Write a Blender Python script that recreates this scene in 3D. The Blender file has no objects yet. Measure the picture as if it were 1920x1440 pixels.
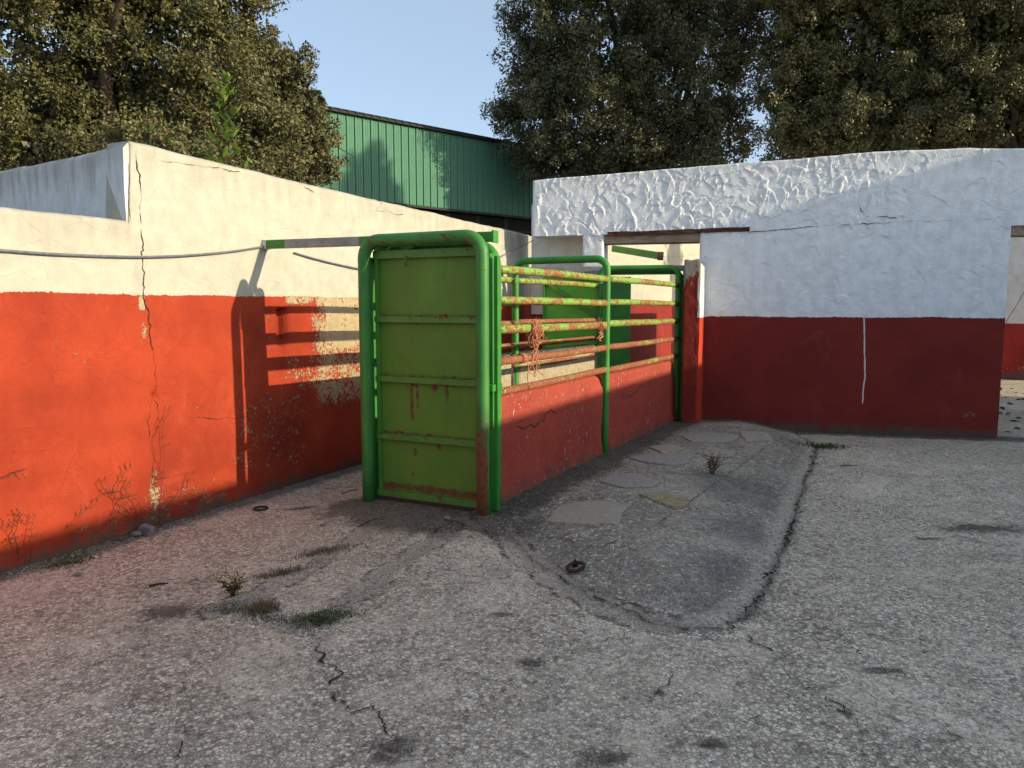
import bpy, math, random
import numpy as np
from mathutils import Vector, Matrix
random.seed(7); rng = np.random.default_rng(7)
S = bpy.context.scene; COL = S.collection
R = math.radians

# ------------------------------------------------------------------ camera, sky, sun, exposure
F, CH, HOR = 1400.0, 1.55, 575.0
PITCH = math.atan((720-HOR)/F)
cam = bpy.data.cameras.new('camera'); co = bpy.data.objects.new('camera', cam); COL.objects.link(co)
co.location = (0, 0, CH); co.rotation_euler = (R(90)-PITCH, 0, 0)
cam.sensor_width = 36; cam.lens = 36*F/1920; cam.clip_end = 2000; S.camera = co

SUNK, SUNT = 0.352, 0.262           # horizontal slant and tangent of elevation
SUN_EL = math.atan(SUNT); hd = math.hypot(1, SUNK)
to_sun = Vector((1/hd, -SUNK/hd, SUNT)).normalized()
W = bpy.data.worlds.new('World'); S.world = W; W.use_nodes = True
wn = W.node_tree; bg = wn.nodes['Background']
sky = wn.nodes.new('ShaderNodeTexSky'); sky.sky_type = 'NISHITA'; sky.sun_disc = False
sky.sun_elevation = SUN_EL; sky.sun_rotation = math.atan2(to_sun.x, to_sun.y)
sky.air_density = 0.75; sky.dust_density = 2.0; sky.ozone_density = 1.0; sky.altitude = 300
veil = wn.nodes.new('ShaderNodeMix'); veil.data_type = 'RGBA'; veil.inputs[0].default_value = 0.65   # thin even haze over the whole sky
veil.inputs[7].default_value = (0.92, 1.13, 1.33, 1)
wn.links.new(sky.outputs[0], veil.inputs[6]); wn.links.new(veil.outputs[2], bg.inputs[0]); bg.inputs[1].default_value = 0.15
sl = bpy.data.lights.new('sun', 'SUN'); sl.energy = 2.0; sl.angle = R(0.5); sl.color = (1.0, 0.86, 0.58)
so = bpy.data.objects.new('sun', sl); COL.objects.link(so)
so.rotation_euler = to_sun.to_track_quat('Z', 'Y').to_euler()
S.view_settings.view_transform = 'Standard'; S.view_settings.look = 'None'
S.view_settings.gamma = 1; S.view_settings.exposure = 1.6
S.view_settings.use_curve_mapping = False

# ------------------------------------------------------------------ helpers: pixels to points
cp, sp_ = math.cos(PITCH), math.sin(PITCH)
def ray(px, py):
    u, v = (px-960)/F, (720-py)/F
    return Vector((u, cp+v*sp_, -sp_+v*cp))
def gp(px, py, z=0.0):
    r = ray(px, py); t = (z-CH)/r.z
    return Vector((r.x*t, r.y*t, z))
def yp(px, py, Y):
    r = ray(px, py); t = Y/r.y
    return Vector((r.x*t, Y, CH+r.z*t))

# ------------------------------------------------------------------ helpers: meshes
def link(o, parent=None):
    COL.objects.link(o)
    if parent: o.parent = parent
    return o
def tag(o, label=None, cat=None, group=None, kind=None):
    if label: o['label'] = label
    if cat: o['category'] = cat
    if group: o['group'] = group
    if kind: o['kind'] = kind
    return o
def empty(name, loc=(0,0,0), rz=0):
    o = bpy.data.objects.new(name, None); o.location = loc; o.rotation_euler = (0,0,rz); o.empty_display_size = .1
    return link(o)
def mesh_np(name, V, Fc, mat, attrs=None, smooth=True, parent=None):
    V = np.asarray(V, np.float32); Fc = np.asarray(Fc, np.int32); k = Fc.shape[1]
    me = bpy.data.meshes.new(name)
    me.vertices.add(len(V)); me.vertices.foreach_set('co', V.ravel())
    me.loops.add(Fc.size); me.loops.foreach_set('vertex_index', Fc.ravel())
    me.polygons.add(len(Fc)); me.polygons.foreach_set('loop_start', np.arange(0, Fc.size, k, dtype=np.int32))
    me.polygons.foreach_set('loop_total', np.full(len(Fc), k, np.int32))
    me.polygons.foreach_set('use_smooth', np.full(len(Fc), smooth, bool))
    me.update(calc_edges=True)
    for n, a in (attrs or {}).items():
        at = me.attributes.new(n, 'FLOAT', 'POINT'); at.data.foreach_set('value', np.asarray(a, np.float32).ravel())
    me.materials.append(mat)
    return link(bpy.data.objects.new(name, me), parent)
class MB:
    def __init__(s): s.v=[]; s.f=[]; s.sm=[]
    def add(s, vs, fs, smooth=False):
        b=len(s.v); s.v += [tuple(v) for v in vs]; s.f += [tuple(b+i for i in f) for f in fs]; s.sm += [smooth]*len(fs)
    def box(s, c, size, rot=None, bevel=0.0):
        c=Vector(c); hx,hy,hz=[a/2 for a in size]; M=rot or Matrix.Identity(3)
        if bevel<=0:
            vs=[c+M@Vector((x*hx,y*hy,z*hz)) for x in(-1,1) for y in(-1,1) for z in(-1,1)]
            s.add(vs,[(0,1,3,2),(4,6,7,5),(0,4,5,1),(2,3,7,6),(0,2,6,4),(1,5,7,3)])
        else:
            import bmesh
            bm=bmesh.new(); bmesh.ops.create_cube(bm,size=1)
            for v in bm.verts: v.co=Vector((v.co.x*2*hx,v.co.y*2*hy,v.co.z*2*hz))
            bmesh.ops.bevel(bm,geom=bm.edges[:],offset=bevel,segments=2,affect='EDGES',profile=.6)
            bm.verts.index_update()
            s.add([c+M@v.co for v in bm.verts],[[v.index for v in f.verts] for f in bm.faces]); bm.free()
    def bar(s, a, b, w, h, up=(0,0,1), bevel=0.0):
        a=Vector(a); b=Vector(b); d=(b-a); L=d.length; d.normalize(); up=Vector(up)
        y=up.cross(d).normalized(); z=d.cross(y)
        s.box((a+b)/2,(L,w,h),Matrix((d,y,z)).transposed(),bevel)
    def tube(s, pts, r, n=12, caps=True):
        pts=[Vector(p) for p in pts]; m=len(pts)
        rr=r if hasattr(r,'__len__') else [r]*m
        t0=(pts[1]-pts[0]).normalized()
        ref=Vector((0,0,1)) if abs(t0.z)<.9 else Vector((1,0,0))
        u=(ref-ref.dot(t0)*t0).normalized(); vs=[]
        for i,p in enumerate(pts):
            t=(pts[min(i+1,m-1)]-pts[max(i-1,0)])
            t=t.normalized() if t.length>1e-9 else t0
            u=(u-u.dot(t)*t)
            u=u.normalized() if u.length>1e-6 else t.orthogonal().normalized()
            w=t.cross(u)
            for k in range(n):
                a=2*math.pi*k/n; vs.append(p+float(rr[i])*(math.cos(a)*u+math.sin(a)*w))
        fs=[(i*n+k,i*n+(k+1)%n,(i+1)*n+(k+1)%n,(i+1)*n+k) for i in range(m-1) for k in range(n)]
        s.add(vs,fs,True)
        if caps:
            b=len(s.v)-len(vs)
            s.f.append(tuple(b+k for k in reversed(range(n)))); s.f.append(tuple(b+(m-1)*n+k for k in range(n))); s.sm+=[False,False]
    def prism(s, poly, z0, z1, inset=0.0):
        n=len(poly); c=sum((Vector(p) for p in poly), Vector((0,0)))/n
        top=[c+(Vector(p)-c)*(1-inset) for p in poly]
        vs=[(p[0],p[1],z0) for p in poly]+[(p[0],p[1],z1) for p in poly]+[(p[0],p[1],z1+.004) for p in top]
        fs=[(i,(i+1)%n,n+(i+1)%n,n+i) for i in range(n)]+[(n+i,n+(i+1)%n,2*n+(i+1)%n,2*n+i) for i in range(n)]+[tuple(2*n+i for i in range(n))]
        s.add(vs,fs)
    def build(s, name, mat, parent=None):
        me=bpy.data.meshes.new(name); me.from_pydata(s.v,[],s.f); me.materials.append(mat)
        me.polygons.foreach_set('use_smooth', s.sm); me.update()
        return link(bpy.data.objects.new(name, me), parent)

def seg_dist(P, line):
    """distance of points P(n,2) to a polyline"""
    d=np.full(len(P),9.0)
    L=[np.asarray(q,float)[:2] for q in line]
    for a,b in zip(L[:-1],L[1:]):
        ab=b-a; t=np.clip(((P-a)@ab)/max(ab@ab,1e-9),0,1)
        d=np.minimum(d,np.hypot(*(P-(a+t[:,None]*ab)).T))
    return d
def jag(line, amp, n=6, seed=0):
    r=random.Random(seed); out=[Vector(line[0][:2])]
    for a,b in zip(line[:-1],line[1:]):
        a=Vector(a[:2]); b=Vector(b[:2])
        for k in range(1,n+1):
            p=a.lerp(b,k/n); out.append(p+Vector((r.uniform(-1,1),r.uniform(-1,1)))*amp if k<n else p)
    return out
def vnoise(x, y, seed=0):
    """smooth value noise, 0..1, in numpy"""
    x=np.asarray(x,float); y=np.asarray(y,float)
    xi=np.floor(x).astype(int); yi=np.floor(y).astype(int); fx=x-xi; fy=y-yi
    fx=fx*fx*(3-2*fx); fy=fy*fy*(3-2*fy)
    def h(a,b):
        n=(a*374761393+b*668265263+seed*974711)&0x7fffffff; n=((n^(n>>13))*1274126177)&0x7fffffff
        return ((n^(n>>16))&0xffff)/65535.0
    return (h(xi,yi)*(1-fx)+h(xi+1,yi)*fx)*(1-fy)+(h(xi,yi+1)*(1-fx)+h(xi+1,yi+1)*fx)*fy
def fbm(x,y,seed=0,o=4):
    s=0;a=.5
    for k in range(o): s=s+a*vnoise(np.asarray(x)*2**k,np.asarray(y)*2**k,seed+k); a*=.5
    return s/(1-.5**o)
def crack_strip(name, line, place, wmin, wmax, seed, mat, parent=None, amp=.006, step=.012):
    """ragged dark fissure following a polyline; place(a,b) turns plane coordinates into a point"""
    r=random.Random(seed); pts=[]; L=[Vector(p[:2]) for p in line]
    for a,b in zip(L[:-1],L[1:]):
        n=max(1,int((b-a).length/step)); pts+=[a.lerp(b,k/n) for k in range(n)]
    pts.append(L[-1]); n=len(pts); vs=[]; w=wmin; off=0.0
    for i,p in enumerate(pts):
        t=(pts[min(i+1,n-1)]-pts[max(i-1,0)]); t=t.normalized() if t.length>1e-9 else Vector((1,0)); q=Vector((-t.y,t.x))
        off=off*.8+r.gauss(0,amp*.5); w=max(wmin*.3,min(wmax,w+r.gauss(0,(wmax-wmin)*.28))); 
        if r.random()<.05: w=wmin*.3
        ww=w*min(1,(i+.3)/4,(n-i-.7)/4+.1)
        vs+=[place(p.x+q.x*(off+ww*r.uniform(.3,.7)),p.y+q.y*(off+ww*r.uniform(.3,.7))),place(p.x+q.x*(off-ww*r.uniform(.3,.7)),p.y+q.y*(off-ww*r.uniform(.3,.7)))]
    mb=MB(); mb.add(vs,[(2*i,2*i+1,2*i+3,2*i+2) for i in range(n-1)]); o=mb.build(name,mat,parent)
    if parent is not None: o.matrix_parent_inverse=Matrix.Translation(-Vector(parent.location)) if parent.rotation_euler.z==0 else parent.matrix_world.inverted()
    return o
def inside(P, poly):
    c=np.zeros(len(P),bool); n=len(poly)
    for i in range(n):
        (x1,y1),(x2,y2)=poly[i][:2],poly[(i+1)%n][:2]
        k=((y1>P[:,1])!=(y2>P[:,1]))&(P[:,0]<(x2-x1)*(P[:,1]-y1)/(y2-y1+1e-12)+x1)
        c^=k
    return c
def sstep(x,a,b):
    t=np.clip((x-a)/(b-a),0,1); return t*t*(3-2*t)

# ------------------------------------------------------------------ helpers: materials
class M:
    def __init__(s, name, rough=.8, spec=.3):
        s.m=bpy.data.materials.new(name); s.m.use_nodes=True; s.t=s.m.node_tree
        s.b=s.t.nodes['Principled BSDF']; s.b.inputs['Roughness'].default_value=rough
        s.b.inputs['Specular IOR Level'].default_value=spec
        tc=s.t.nodes.new('ShaderNodeTexCoord'); s.P=tc.outputs['Object']
        sx=s.t.nodes.new('ShaderNodeSeparateXYZ'); s.t.links.new(s.P,sx.inputs[0]); s.x,s.y,s.z=sx.outputs
    def put(s, sock, v):
        if isinstance(v, bpy.types.NodeSocket): s.t.links.new(v, sock)
        else:
            if sock.type=='RGBA' and len(v)==3: v=(*v,1)
            sock.default_value=v
    def math(s, op, a, b=0.0, clamp=False):
        n=s.t.nodes.new('ShaderNodeMath'); n.operation=op; n.use_clamp=clamp
        s.put(n.inputs[0],a); s.put(n.inputs[1],b); return n.outputs[0]
    def map(s, sc):
        n=s.t.nodes.new('ShaderNodeVectorMath'); n.operation='MULTIPLY'; s.put(n.inputs[0],s.P); n.inputs[1].default_value=sc; return n.outputs[0]
    def noise(s, scale, detail=4, rough=.6, vec=None, dist=0.0):
        n=s.t.nodes.new('ShaderNodeTexNoise'); s.put(n.inputs['Vector'],vec or s.P)
        n.inputs['Scale'].default_value=scale; n.inputs['Detail'].default_value=detail
        n.inputs['Roughness'].default_value=rough; n.inputs['Distortion'].default_value=dist
        return n.outputs['Fac']
    def vor(s, scale, feature='F1', out='Distance', vec=None, rnd=1.0):
        n=s.t.nodes.new('ShaderNodeTexVoronoi'); n.feature=feature; s.put(n.inputs['Vector'],vec or s.P)
        n.inputs['Scale'].default_value=scale; n.inputs['Randomness'].default_value=rnd
        return n.outputs[out]
    def step(s, v, a, b, lo=0.0, hi=1.0):
        n=s.t.nodes.new('ShaderNodeMapRange'); n.interpolation_type='SMOOTHSTEP'
        s.put(n.inputs['Value'],v); 
        inv = a>b
        s.put(n.inputs['From Min'],min(a,b)); s.put(n.inputs['From Max'],max(a,b))
        n.inputs['To Min'].default_value=hi if inv else lo; n.inputs['To Max'].default_value=lo if inv else hi
        return n.outputs[0]
    def mix(s, f, a, b, mode='MIX'):
        n=s.t.nodes.new('ShaderNodeMix'); n.data_type='RGBA'; n.blend_type=mode
        s.put(n.inputs['Factor'],f); s.put(n.inputs[6],a); s.put(n.inputs[7],b); return n.outputs[2]
    def attr(s, name, out='Fac'):
        n=s.t.nodes.new('ShaderNodeAttribute'); n.attribute_name=name; return n.outputs[out]
    def bump(s, h, strength=.5, dist=.01, prev=None):
        n=s.t.nodes.new('ShaderNodeBump'); n.inputs['Strength'].default_value=strength; n.inputs['Distance'].default_value=dist
        s.put(n.inputs['Height'],h)
        if prev is not None: s.put(n.inputs['Normal'],prev)
        return n.outputs[0]
    def done(s, color, normal=None, rough=None):
        s.put(s.b.inputs['Base Color'],color)
        if normal is not None: s.put(s.b.inputs['Normal'],normal)
        if rough is not None: s.put(s.b.inputs['Roughness'],rough)
        return s.m

def painted(name, white, red, line, under=(.62,.50,.30), grime=.12, wear=.0, chips=.0, dirt=.5, bumpd=.006, grimecol=(.055,.047,.038), redvar=None, cw=.0110):
    m=M(name,.85,.2)
    big=m.noise(1.3,5,.65); mid=m.noise(7,6,.65); fine=m.noise(45,6,.7)
    streak=m.noise(1.0,5,.65,m.map((9,9,.9)))
    w2=tuple(c*.80 for c in white)
    wc=m.mix(m.step(mid,.3,.75),white,w2)
    wc=m.mix(m.math('MULTIPLY',m.step(m.math('ADD',streak,m.math('MULTIPLY',big,.5)),.72,.98),dirt*.7),wc,(.42,.38,.31))
    topd=m.attr('topd')
    td=m.step(m.math('ADD',topd,m.math('MULTIPLY',m.math('SUBTRACT',streak,.5),1.2)),.30,-.05)
    wc=m.mix(m.math('MULTIPLY',td,dirt),wc,(.30,.27,.22))
    rd=redvar or tuple(c*.62 for c in red)
    rc=m.mix(m.step(big,.32,.72),red,rd)
    rc=m.mix(m.math('MULTIPLY',m.step(fine,.35,.75),.35),rc,tuple(c*.6 for c in red))
    rc=m.mix(m.math('MULTIPLY',m.step(m.math('MULTIPLY',mid,streak),.32,.45),.25),rc,tuple(min(1,c*1.25+.03) for c in red))
    ln=m.math('ADD',line,m.math('MULTIPLY',m.math('SUBTRACT',m.noise(22,5,.7),.5),.045))
    ln=m.math('ADD',ln,m.math('MULTIPLY',m.math('SUBTRACT',m.noise(1.2,2,.5),.5),.05))
    isred=m.step(m.math('SUBTRACT',ln,m.z),-.002,.003)
    col=m.mix(isred,wc,rc)
    # flaked paint
    pn=m.math('ADD',m.math('ADD',m.math('MULTIPLY',m.noise(42,9,.78,dist=.8),.62),m.math('MULTIPLY',m.noise(7,6,.7),.38)),m.math('MULTIPLY',m.attr('peel'),.34))
    pk=m.step(pn,.655-wear,.665-wear)
    uc=m.mix(m.step(mid,.35,.7),under,tuple(c*.72 for c in under))
    col=m.mix(m.math('MULTIPLY',pk,isred),col,uc)
    if chips:
        ck=m.step(m.math('ADD',m.noise(30,7,.75,m.map((1.4,1,.6)),.8),m.math('MULTIPLY',big,.25)),.83-chips,.85-chips)
        col=m.mix(m.math('MULTIPLY',ck,isred),col,(.52,.47,.44))
    # cracks
    cd=m.math('SUBTRACT',m.attr('crack'),m.math('MULTIPLY',m.math('SUBTRACT',m.noise(28,4,.7),.42),.022))
    ck=m.step(cd,cw,cw*.4)
    col=m.mix(m.math('MULTIPLY',m.step(cd,.02,.0),.22),col,under)
    col=m.mix(m.math('MULTIPLY',ck,.9),col,(.035,.028,.022))
    dr=m.math('ADD',m.attr('drip'),m.math('MULTIPLY',m.math('SUBTRACT',m.noise(18,4,.7),.5),.012))
    col=m.mix(m.step(dr,.010,.006),col,(.62,.55,.55))
    fz=m.noise(2.3,8,.78,m.map((1,1,.7)),.8); col=m.mix(m.math('MULTIPLY',m.math('MULTIPLY',m.step(fz,.54,.70),isred),.30),col,tuple(min(1,c*1.15+.035) for c in red))
    sc_=m.step(m.noise(3.0,8,.8,m.map((5,5,1.2)),1.2),.60,.74); col=m.mix(m.math('MULTIPLY',m.math('MULTIPLY',sc_,isred),.40),col,tuple(c*.35 for c in red))
    # damp line at the foot
    gz=m.math('ADD',m.attr('base'),m.math('MULTIPLY',m.math('SUBTRACT',m.noise(6,8,.82),.5),grime*3.6))
    gk=m.step(gz,grime,grime*.15)
    col=m.mix(m.math('MULTIPLY',gk,.88),col,m.mix(fine,grimecol,tuple(c*2.1 for c in grimecol)))
    h=m.math('ADD',m.math('MULTIPLY',mid,.9),m.math('MULTIPLY',fine,.35))
    h=m.math('SUBTRACT',h,m.math('MULTIPLY',m.math('MULTIPLY',pk,isred),.28))
    h=m.math('SUBTRACT',h,m.math('MULTIPLY',ck,1.6))
    arcs=m.vor(3.2,'SMOOTH_F1','Distance',m.map((1,1,.8)))
    arcs=m.step(m.math('ABSOLUTE',m.math('SUBTRACT',m.noise(2.6,1.5,.4,dist=1.5),.5)),.016,.0)
    h=m.math('ADD',h,m.math('MULTIPLY',arcs,.22))
    return m.done(col,m.bump(h,.9,bumpd*1.5))

def concrete(name, ca, cb, pink=0.0, peb=(.50,.46,.41), dark=(.10,.088,.075), specks=.5, attrs=True):
    m=M(name,.92,.15)
    big=m.noise(.55,6,.62); mid=m.noise(3.2,7,.7); fine=m.noise(38,5,.7); pat=m.noise(1.5,8,.72,dist=.6)
    col=m.mix(m.step(big,.40,.60),ca,cb)
    bz=m.noise(1.05,8,.78,dist=1.0); col=m.mix(m.math('MULTIPLY',m.step(bz,.50,.66),.38),col,tuple(c*.60 for c in cb))
    if pink:
        px=m.step(m.math('ADD',m.x,m.math('MULTIPLY',m.math('SUBTRACT',mid,.5),2.2)),.9,-1.6)
        px=m.math('MULTIPLY',px,m.step(m.math('ADD',m.y,m.math('MULTIPLY',big,1.5)),1.9,4.2))
        col=m.mix(m.math('MULTIPLY',px,pink),col,(.46,.335,.275))
    col=m.mix(m.math('MULTIPLY',m.step(pat,.50,.72),.32),col,tuple(c*.55 for c in ca))
    col=m.mix(m.math('MULTIPLY',m.step(mid,.56,.80),.45),col,tuple(min(1,c*1.35) for c in ca))
    stone=m.vor(72,'F1','Distance'); cell=m.vor(72,'F1','Color')
    sc=m.t.nodes.new('ShaderNodeSeparateColor'); m.put(sc.inputs[0],cell); r1,r2=sc.outputs[0],sc.outputs[1]
    st=m.math('MULTIPLY',m.step(stone,.52,.36),m.step(r1,.30,.36))
    pcol=m.mix(r2,tuple(c*.42 for c in peb),peb); pcol=m.mix(m.step(r2,.80,.9),pcol,(.66,.62,.56))
    wearn=m.step(m.noise(1.6,7,.75,dist=.5),.38,.60,.05,1.0)
    col=m.mix(m.math('MULTIPLY',m.math('MULTIPLY',st,wearn),specks*1.5,True),col,pcol)
    stone2=m.vor(33,'F1','Distance'); cell2=m.vor(33,'F1','Color')
    sc2=m.t.nodes.new('ShaderNodeSeparateColor'); m.put(sc2.inputs[0],cell2)
    st2=m.math('MULTIPLY',m.step(m.math('ADD',stone2,m.math('MULTIPLY',fine,.12)),.50,.38),m.step(sc2.outputs[0],.62,.66))
    pc2=m.mix(sc2.outputs[1],(.16,.145,.125),(.60,.55,.48))
    col=m.mix(m.math('MULTIPLY',m.math('MULTIPLY',st2,wearn),.80),col,pc2)
    ed=m.vor(50,'DISTANCE_TO_EDGE'); c3=m.vor(50,'F1','Color'); s3=m.t.nodes.new('ShaderNodeSeparateColor'); m.put(s3.inputs[0],c3)
    expo=m.step(m.noise(1.3,8,.8,dist=.8),.36,.56,.30,1.0)
    pc=m.mix(s3.outputs[2],tuple(c*.50 for c in cb),tuple(min(1,c*1.22) for c in ca)); pc=m.mix(m.step(s3.outputs[0],.82,.86),pc,(.86,.80,.70)); pc=m.mix(m.step(s3.outputs[1],.86,.90),pc,(.20,.155,.12))
    col=m.mix(m.math('MULTIPLY',expo,.62),col,pc)
    mo_=m.math('MULTIPLY',m.math('MULTIPLY',m.step(m.math('ADD',ed,m.math('MULTIPLY',m.math('SUBTRACT',fine,.5),.25)),.14,.02),expo),.46)
    col=m.mix(mo_,col,tuple(c*.30 for c in cb))
    gr_=m.noise(110,4,.8); col=m.mix(m.math('MULTIPLY',m.step(gr_,.46,.34),.25),col,tuple(c*.40 for c in ca))
    gap=m.math('MULTIPLY',m.step(m.noise(55,5,.8),.50,.36),m.step(m.noise(5,4,.7),.46,.64))
    col=m.mix(m.math('MULTIPLY',gap,.45),col,tuple(c*.25 for c in ca))
    pit=m.step(m.vor(31,'F1','Distance'),.20,.06)
    col=m.mix(m.math('MULTIPLY',pit,.6),col,dark)
    dn=m.step(m.math('MULTIPLY',m.noise(19,6,.75),m.math('ADD',m.noise(.9,3,.6),.5)),.56,.68)
    col=m.mix(m.math('MULTIPLY',dn,.55),col,dark)
    h=m.math('ADD',m.math('MULTIPLY',st,.5),m.math('MULTIPLY',fine,.5))
    h=m.math('SUBTRACT',h,m.math('MULTIPLY',pit,.5)); h=m.math('ADD',h,m.math('MULTIPLY',st2,.8)); h=m.math('SUBTRACT',h,m.math('MULTIPLY',gap,.5)); h=m.math('SUBTRACT',h,m.math('MULTIPLY',mo_,1.3))
    h=m.math('ADD',h,m.math('MULTIPLY',m.noise(9,6,.7),1.1))
    if attrs:
        nn=m.math('MULTIPLY',m.math('SUBTRACT',m.noise(24,5,.75),.5),.06)
        # tan mortar strips
        sd=m.math('ADD',m.attr('strip'),m.math('MULTIPLY',m.math('SUBTRACT',m.noise(8,8,.82,dist=.6),.5),.22))
        sk=m.step(sd,.072,.045)
        col=m.mix(m.math('MULTIPLY',sk,.8),col,m.mix(fine,(.34,.285,.225),(.62,.52,.42)))
        ek=m.step(m.math('ABSOLUTE',m.math('SUBTRACT',sd,.078)),.020,.0)
        ek=m.math('MULTIPLY',ek,m.step(m.noise(7,6,.8),.46,.58))
        col=m.mix(m.math('MULTIPLY',ek,.75),col,(.05,.045,.038))
        h=m.math('SUBTRACT',h,m.math('MULTIPLY',ek,1.2))
        pl=m.math('ADD',m.attr('pale'),m.math('MULTIPLY',m.math('SUBTRACT',m.noise(5,6,.75),.5),.9)); col=m.mix(m.math('MULTIPLY',m.step(pl,.35,.85),.6),col,m.mix(fine,(.48,.405,.32),(.72,.63,.51)))
        # stains
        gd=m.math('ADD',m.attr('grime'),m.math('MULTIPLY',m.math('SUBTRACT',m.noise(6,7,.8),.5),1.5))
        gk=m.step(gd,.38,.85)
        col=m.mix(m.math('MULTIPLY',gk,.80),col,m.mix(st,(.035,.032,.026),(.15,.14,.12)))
        sp=m.math('ADD',m.attr('spot'),m.math('MULTIPLY',m.math('SUBTRACT',m.noise(13,7,.85,dist=.5),.5),3.4))
        col=m.mix(m.math('MULTIPLY',m.step(sp,1.05,.35),.80),col,m.mix(fine,(.035,.026,.02),(.12,.10,.085)))
        cd=m.math('SUBTRACT',m.attr('crack'),m.math('MULTIPLY',m.math('SUBTRACT',m.noise(13,7,.85),.50),.11))
        ck=m.step(cd,.008,-.004)
        col=m.mix(m.math('MULTIPLY',m.step(cd,.05,.0),.4),col,dark)
        col=m.mix(m.math('MULTIPLY',ck,.95),col,(.022,.018,.014))
        hd_=m.math('SUBTRACT',m.attr('hair'),m.math('MULTIPLY',m.math('SUBTRACT',m.noise(17,6,.8),.45),.045)); hk=m.step(hd_,.013,.004)
        col=m.mix(m.math('MULTIPLY',m.step(hd_,.035,.0),.35),col,dark); col=m.mix(m.math('MULTIPLY',hk,.92),col,(.03,.025,.02)); ck=m.math('MAXIMUM',ck,hk)
        h=m.math('SUBTRACT',h,m.math('MULTIPLY',ck,2.5))
        dk=m.math('ADD',m.attr('dusk'),m.math('MULTIPLY',m.math('SUBTRACT',m.noise(2.6,7,.72,dist=.4),.5),1.9))
        col=m.mix(m.math('MULTIPLY',m.step(dk,.15,.95),.52),col,m.mix(m.math('MULTIPLY',st,.5),(.125,.125,.125),(.38,.37,.34)))
        gr=m.math('ADD',m.attr('moss'),m.math('MULTIPLY',m.math('SUBTRACT',m.noise(12,6,.8),.5),1.2))
        col=m.mix(m.math('MULTIPLY',m.step(gr,.6,1.0),.7),col,m.mix(fine,(.03,.05,.012),(.09,.12,.04)))
    return m.done(col,m.bump(h,.9,.012))

def steel_paint(name, green, rust_amt=.0, rustc=(.20,.065,.03), deep=None, olive=None, rough=.5, stretch=(1,1,1), run=False):
    m=M(name,rough,.4)
    mid=m.noise(4,5,.6); fine=m.noise(60,5,.7)
    col=m.mix(m.step(mid,.35,.7),green,deep or tuple(c*.72 for c in green))
    if olive:
        st=m.noise(1.0,6,.7,m.map((14,14,.9)))
        col=m.mix(m.step(st,.42,.70),col,olive)
        dk=m.noise(1.0,7,.75,m.map((26,26,1.6)))
        col=m.mix(m.math('MULTIPLY',m.step(dk,.60,.78),.6),col,(.06,.07,.015))
    rn=m.noise(15,9,.75,m.map(stretch),.9)
    if run:
        gk=m.step(m.math('ADD',m.attr('rust'),m.math('MULTIPLY',m.math('SUBTRACT',m.noise(1.0,7,.75,m.map((20,20,2.5))),.5),1.0)),.05,.55)
        col=m.mix(m.math('MULTIPLY',gk,.55),col,(.055,.065,.018))
        fd=m.noise(1.6,6,.7,m.map((1,1,.6))); col=m.mix(m.math('MULTIPLY',m.step(fd,.50,.72),.35),col,tuple(min(1,c*1.3+.03) for c in green))
    rn=m.math('ADD',rn,m.math('MULTIPLY',m.attr('rust'),.4)) if run else rn
    if name.startswith(('flaking','mostly')): rn=m.math('ADD',rn,m.math('MULTIPLY',m.math('SUBTRACT',m.noise(2.2,3,.6),.5),.42))
    rk=m.step(rn,.70-rust_amt,.715-rust_amt)
    rc=m.mix(m.step(m.noise(30,5,.7),.35,.7),rustc,tuple(c*.5 for c in rustc))
    col=m.mix(rk,col,rc)
    pk=m.step(m.noise(38,4,.7),.73,.76)
    col=m.mix(m.math('MULTIPLY',pk,.85),col,(.05,.025,.015))
    h=m.math('SUBTRACT',m.math('MULTIPLY',fine,.3),m.math('MULTIPLY',rk,.5))
    return m.done(col,m.bump(h,.6,.002),m.mix(rk,(rough,)*3,(.9,.9,.9)))
def simple(name, c, c2=None, scale=12, rough=.85, spec=.25, bd=.004, stretch=(1,1,1)):
    m=M(name,rough,spec); n=m.noise(scale,6,.7,m.map(stretch))
    return m.done(m.mix(m.step(n,.3,.72),c,c2 or tuple(x*.55 for x in c)),m.bump(n,.7,bd))

WHITE=(.80,.775,.70)
MAT={}
MAT['wall_warm']=painted('plaster_over_orange_red_paint',(.460,.448,.385),(.385,.050,.018),1.635,under=(.45,.36,.22),grime=.17,wear=.0,dirt=.45,redvar=(.235,.026,.012))
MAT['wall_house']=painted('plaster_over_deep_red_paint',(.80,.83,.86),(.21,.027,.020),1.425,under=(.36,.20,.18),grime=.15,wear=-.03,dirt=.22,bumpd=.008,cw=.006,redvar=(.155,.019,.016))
MAT['wall_back']=painted('weathered_white_plaster',(.66,.68,.70),(.45,.05,.03),-5,dirt=.75,grime=.05)
MAT['wall_inner']=painted('inner_plaster_over_dark_red',(.46,.445,.37),(.26,.024,.018),1.62,under=(.42,.36,.32),grime=.15,wear=.05,chips=.06,dirt=.3)
MAT['wall_yard']=painted('yard_plaster_over_red',(.74,.73,.70),(.36,.035,.025),1.20,under=(.5,.4,.36),grime=.2,wear=.04,chips=.06,dirt=.3)
MAT['chute_red']=painted('faded_red_masonry',WHITE,(.36,.062,.040),9,under=(.50,.36,.25),grime=.26,wear=.015,chips=.075,bumpd=.010,redvar=(.28,.045,.034))
MAT['pillar']=painted('peeling_red_pillar',(.8,.78,.7),(.24,.030,.020),9,under=(.24,.22,.19),grime=.2,wear=.0,bumpd=.01)
MAT['pillar_white']=painted('white_side_over_red',(.84,.80,.72),(.50,.05,.025),1.42,grime=.1)
MAT['chute_cream']=simple('unpainted_render',(.42,.36,.25),(.28,.235,.165),14,.9,.1,.01)
MAT['chute_cap']=simple('mossy_cement_cap',(.16,.15,.13),(.05,.045,.035),25,.95,.1,.012)
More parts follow.
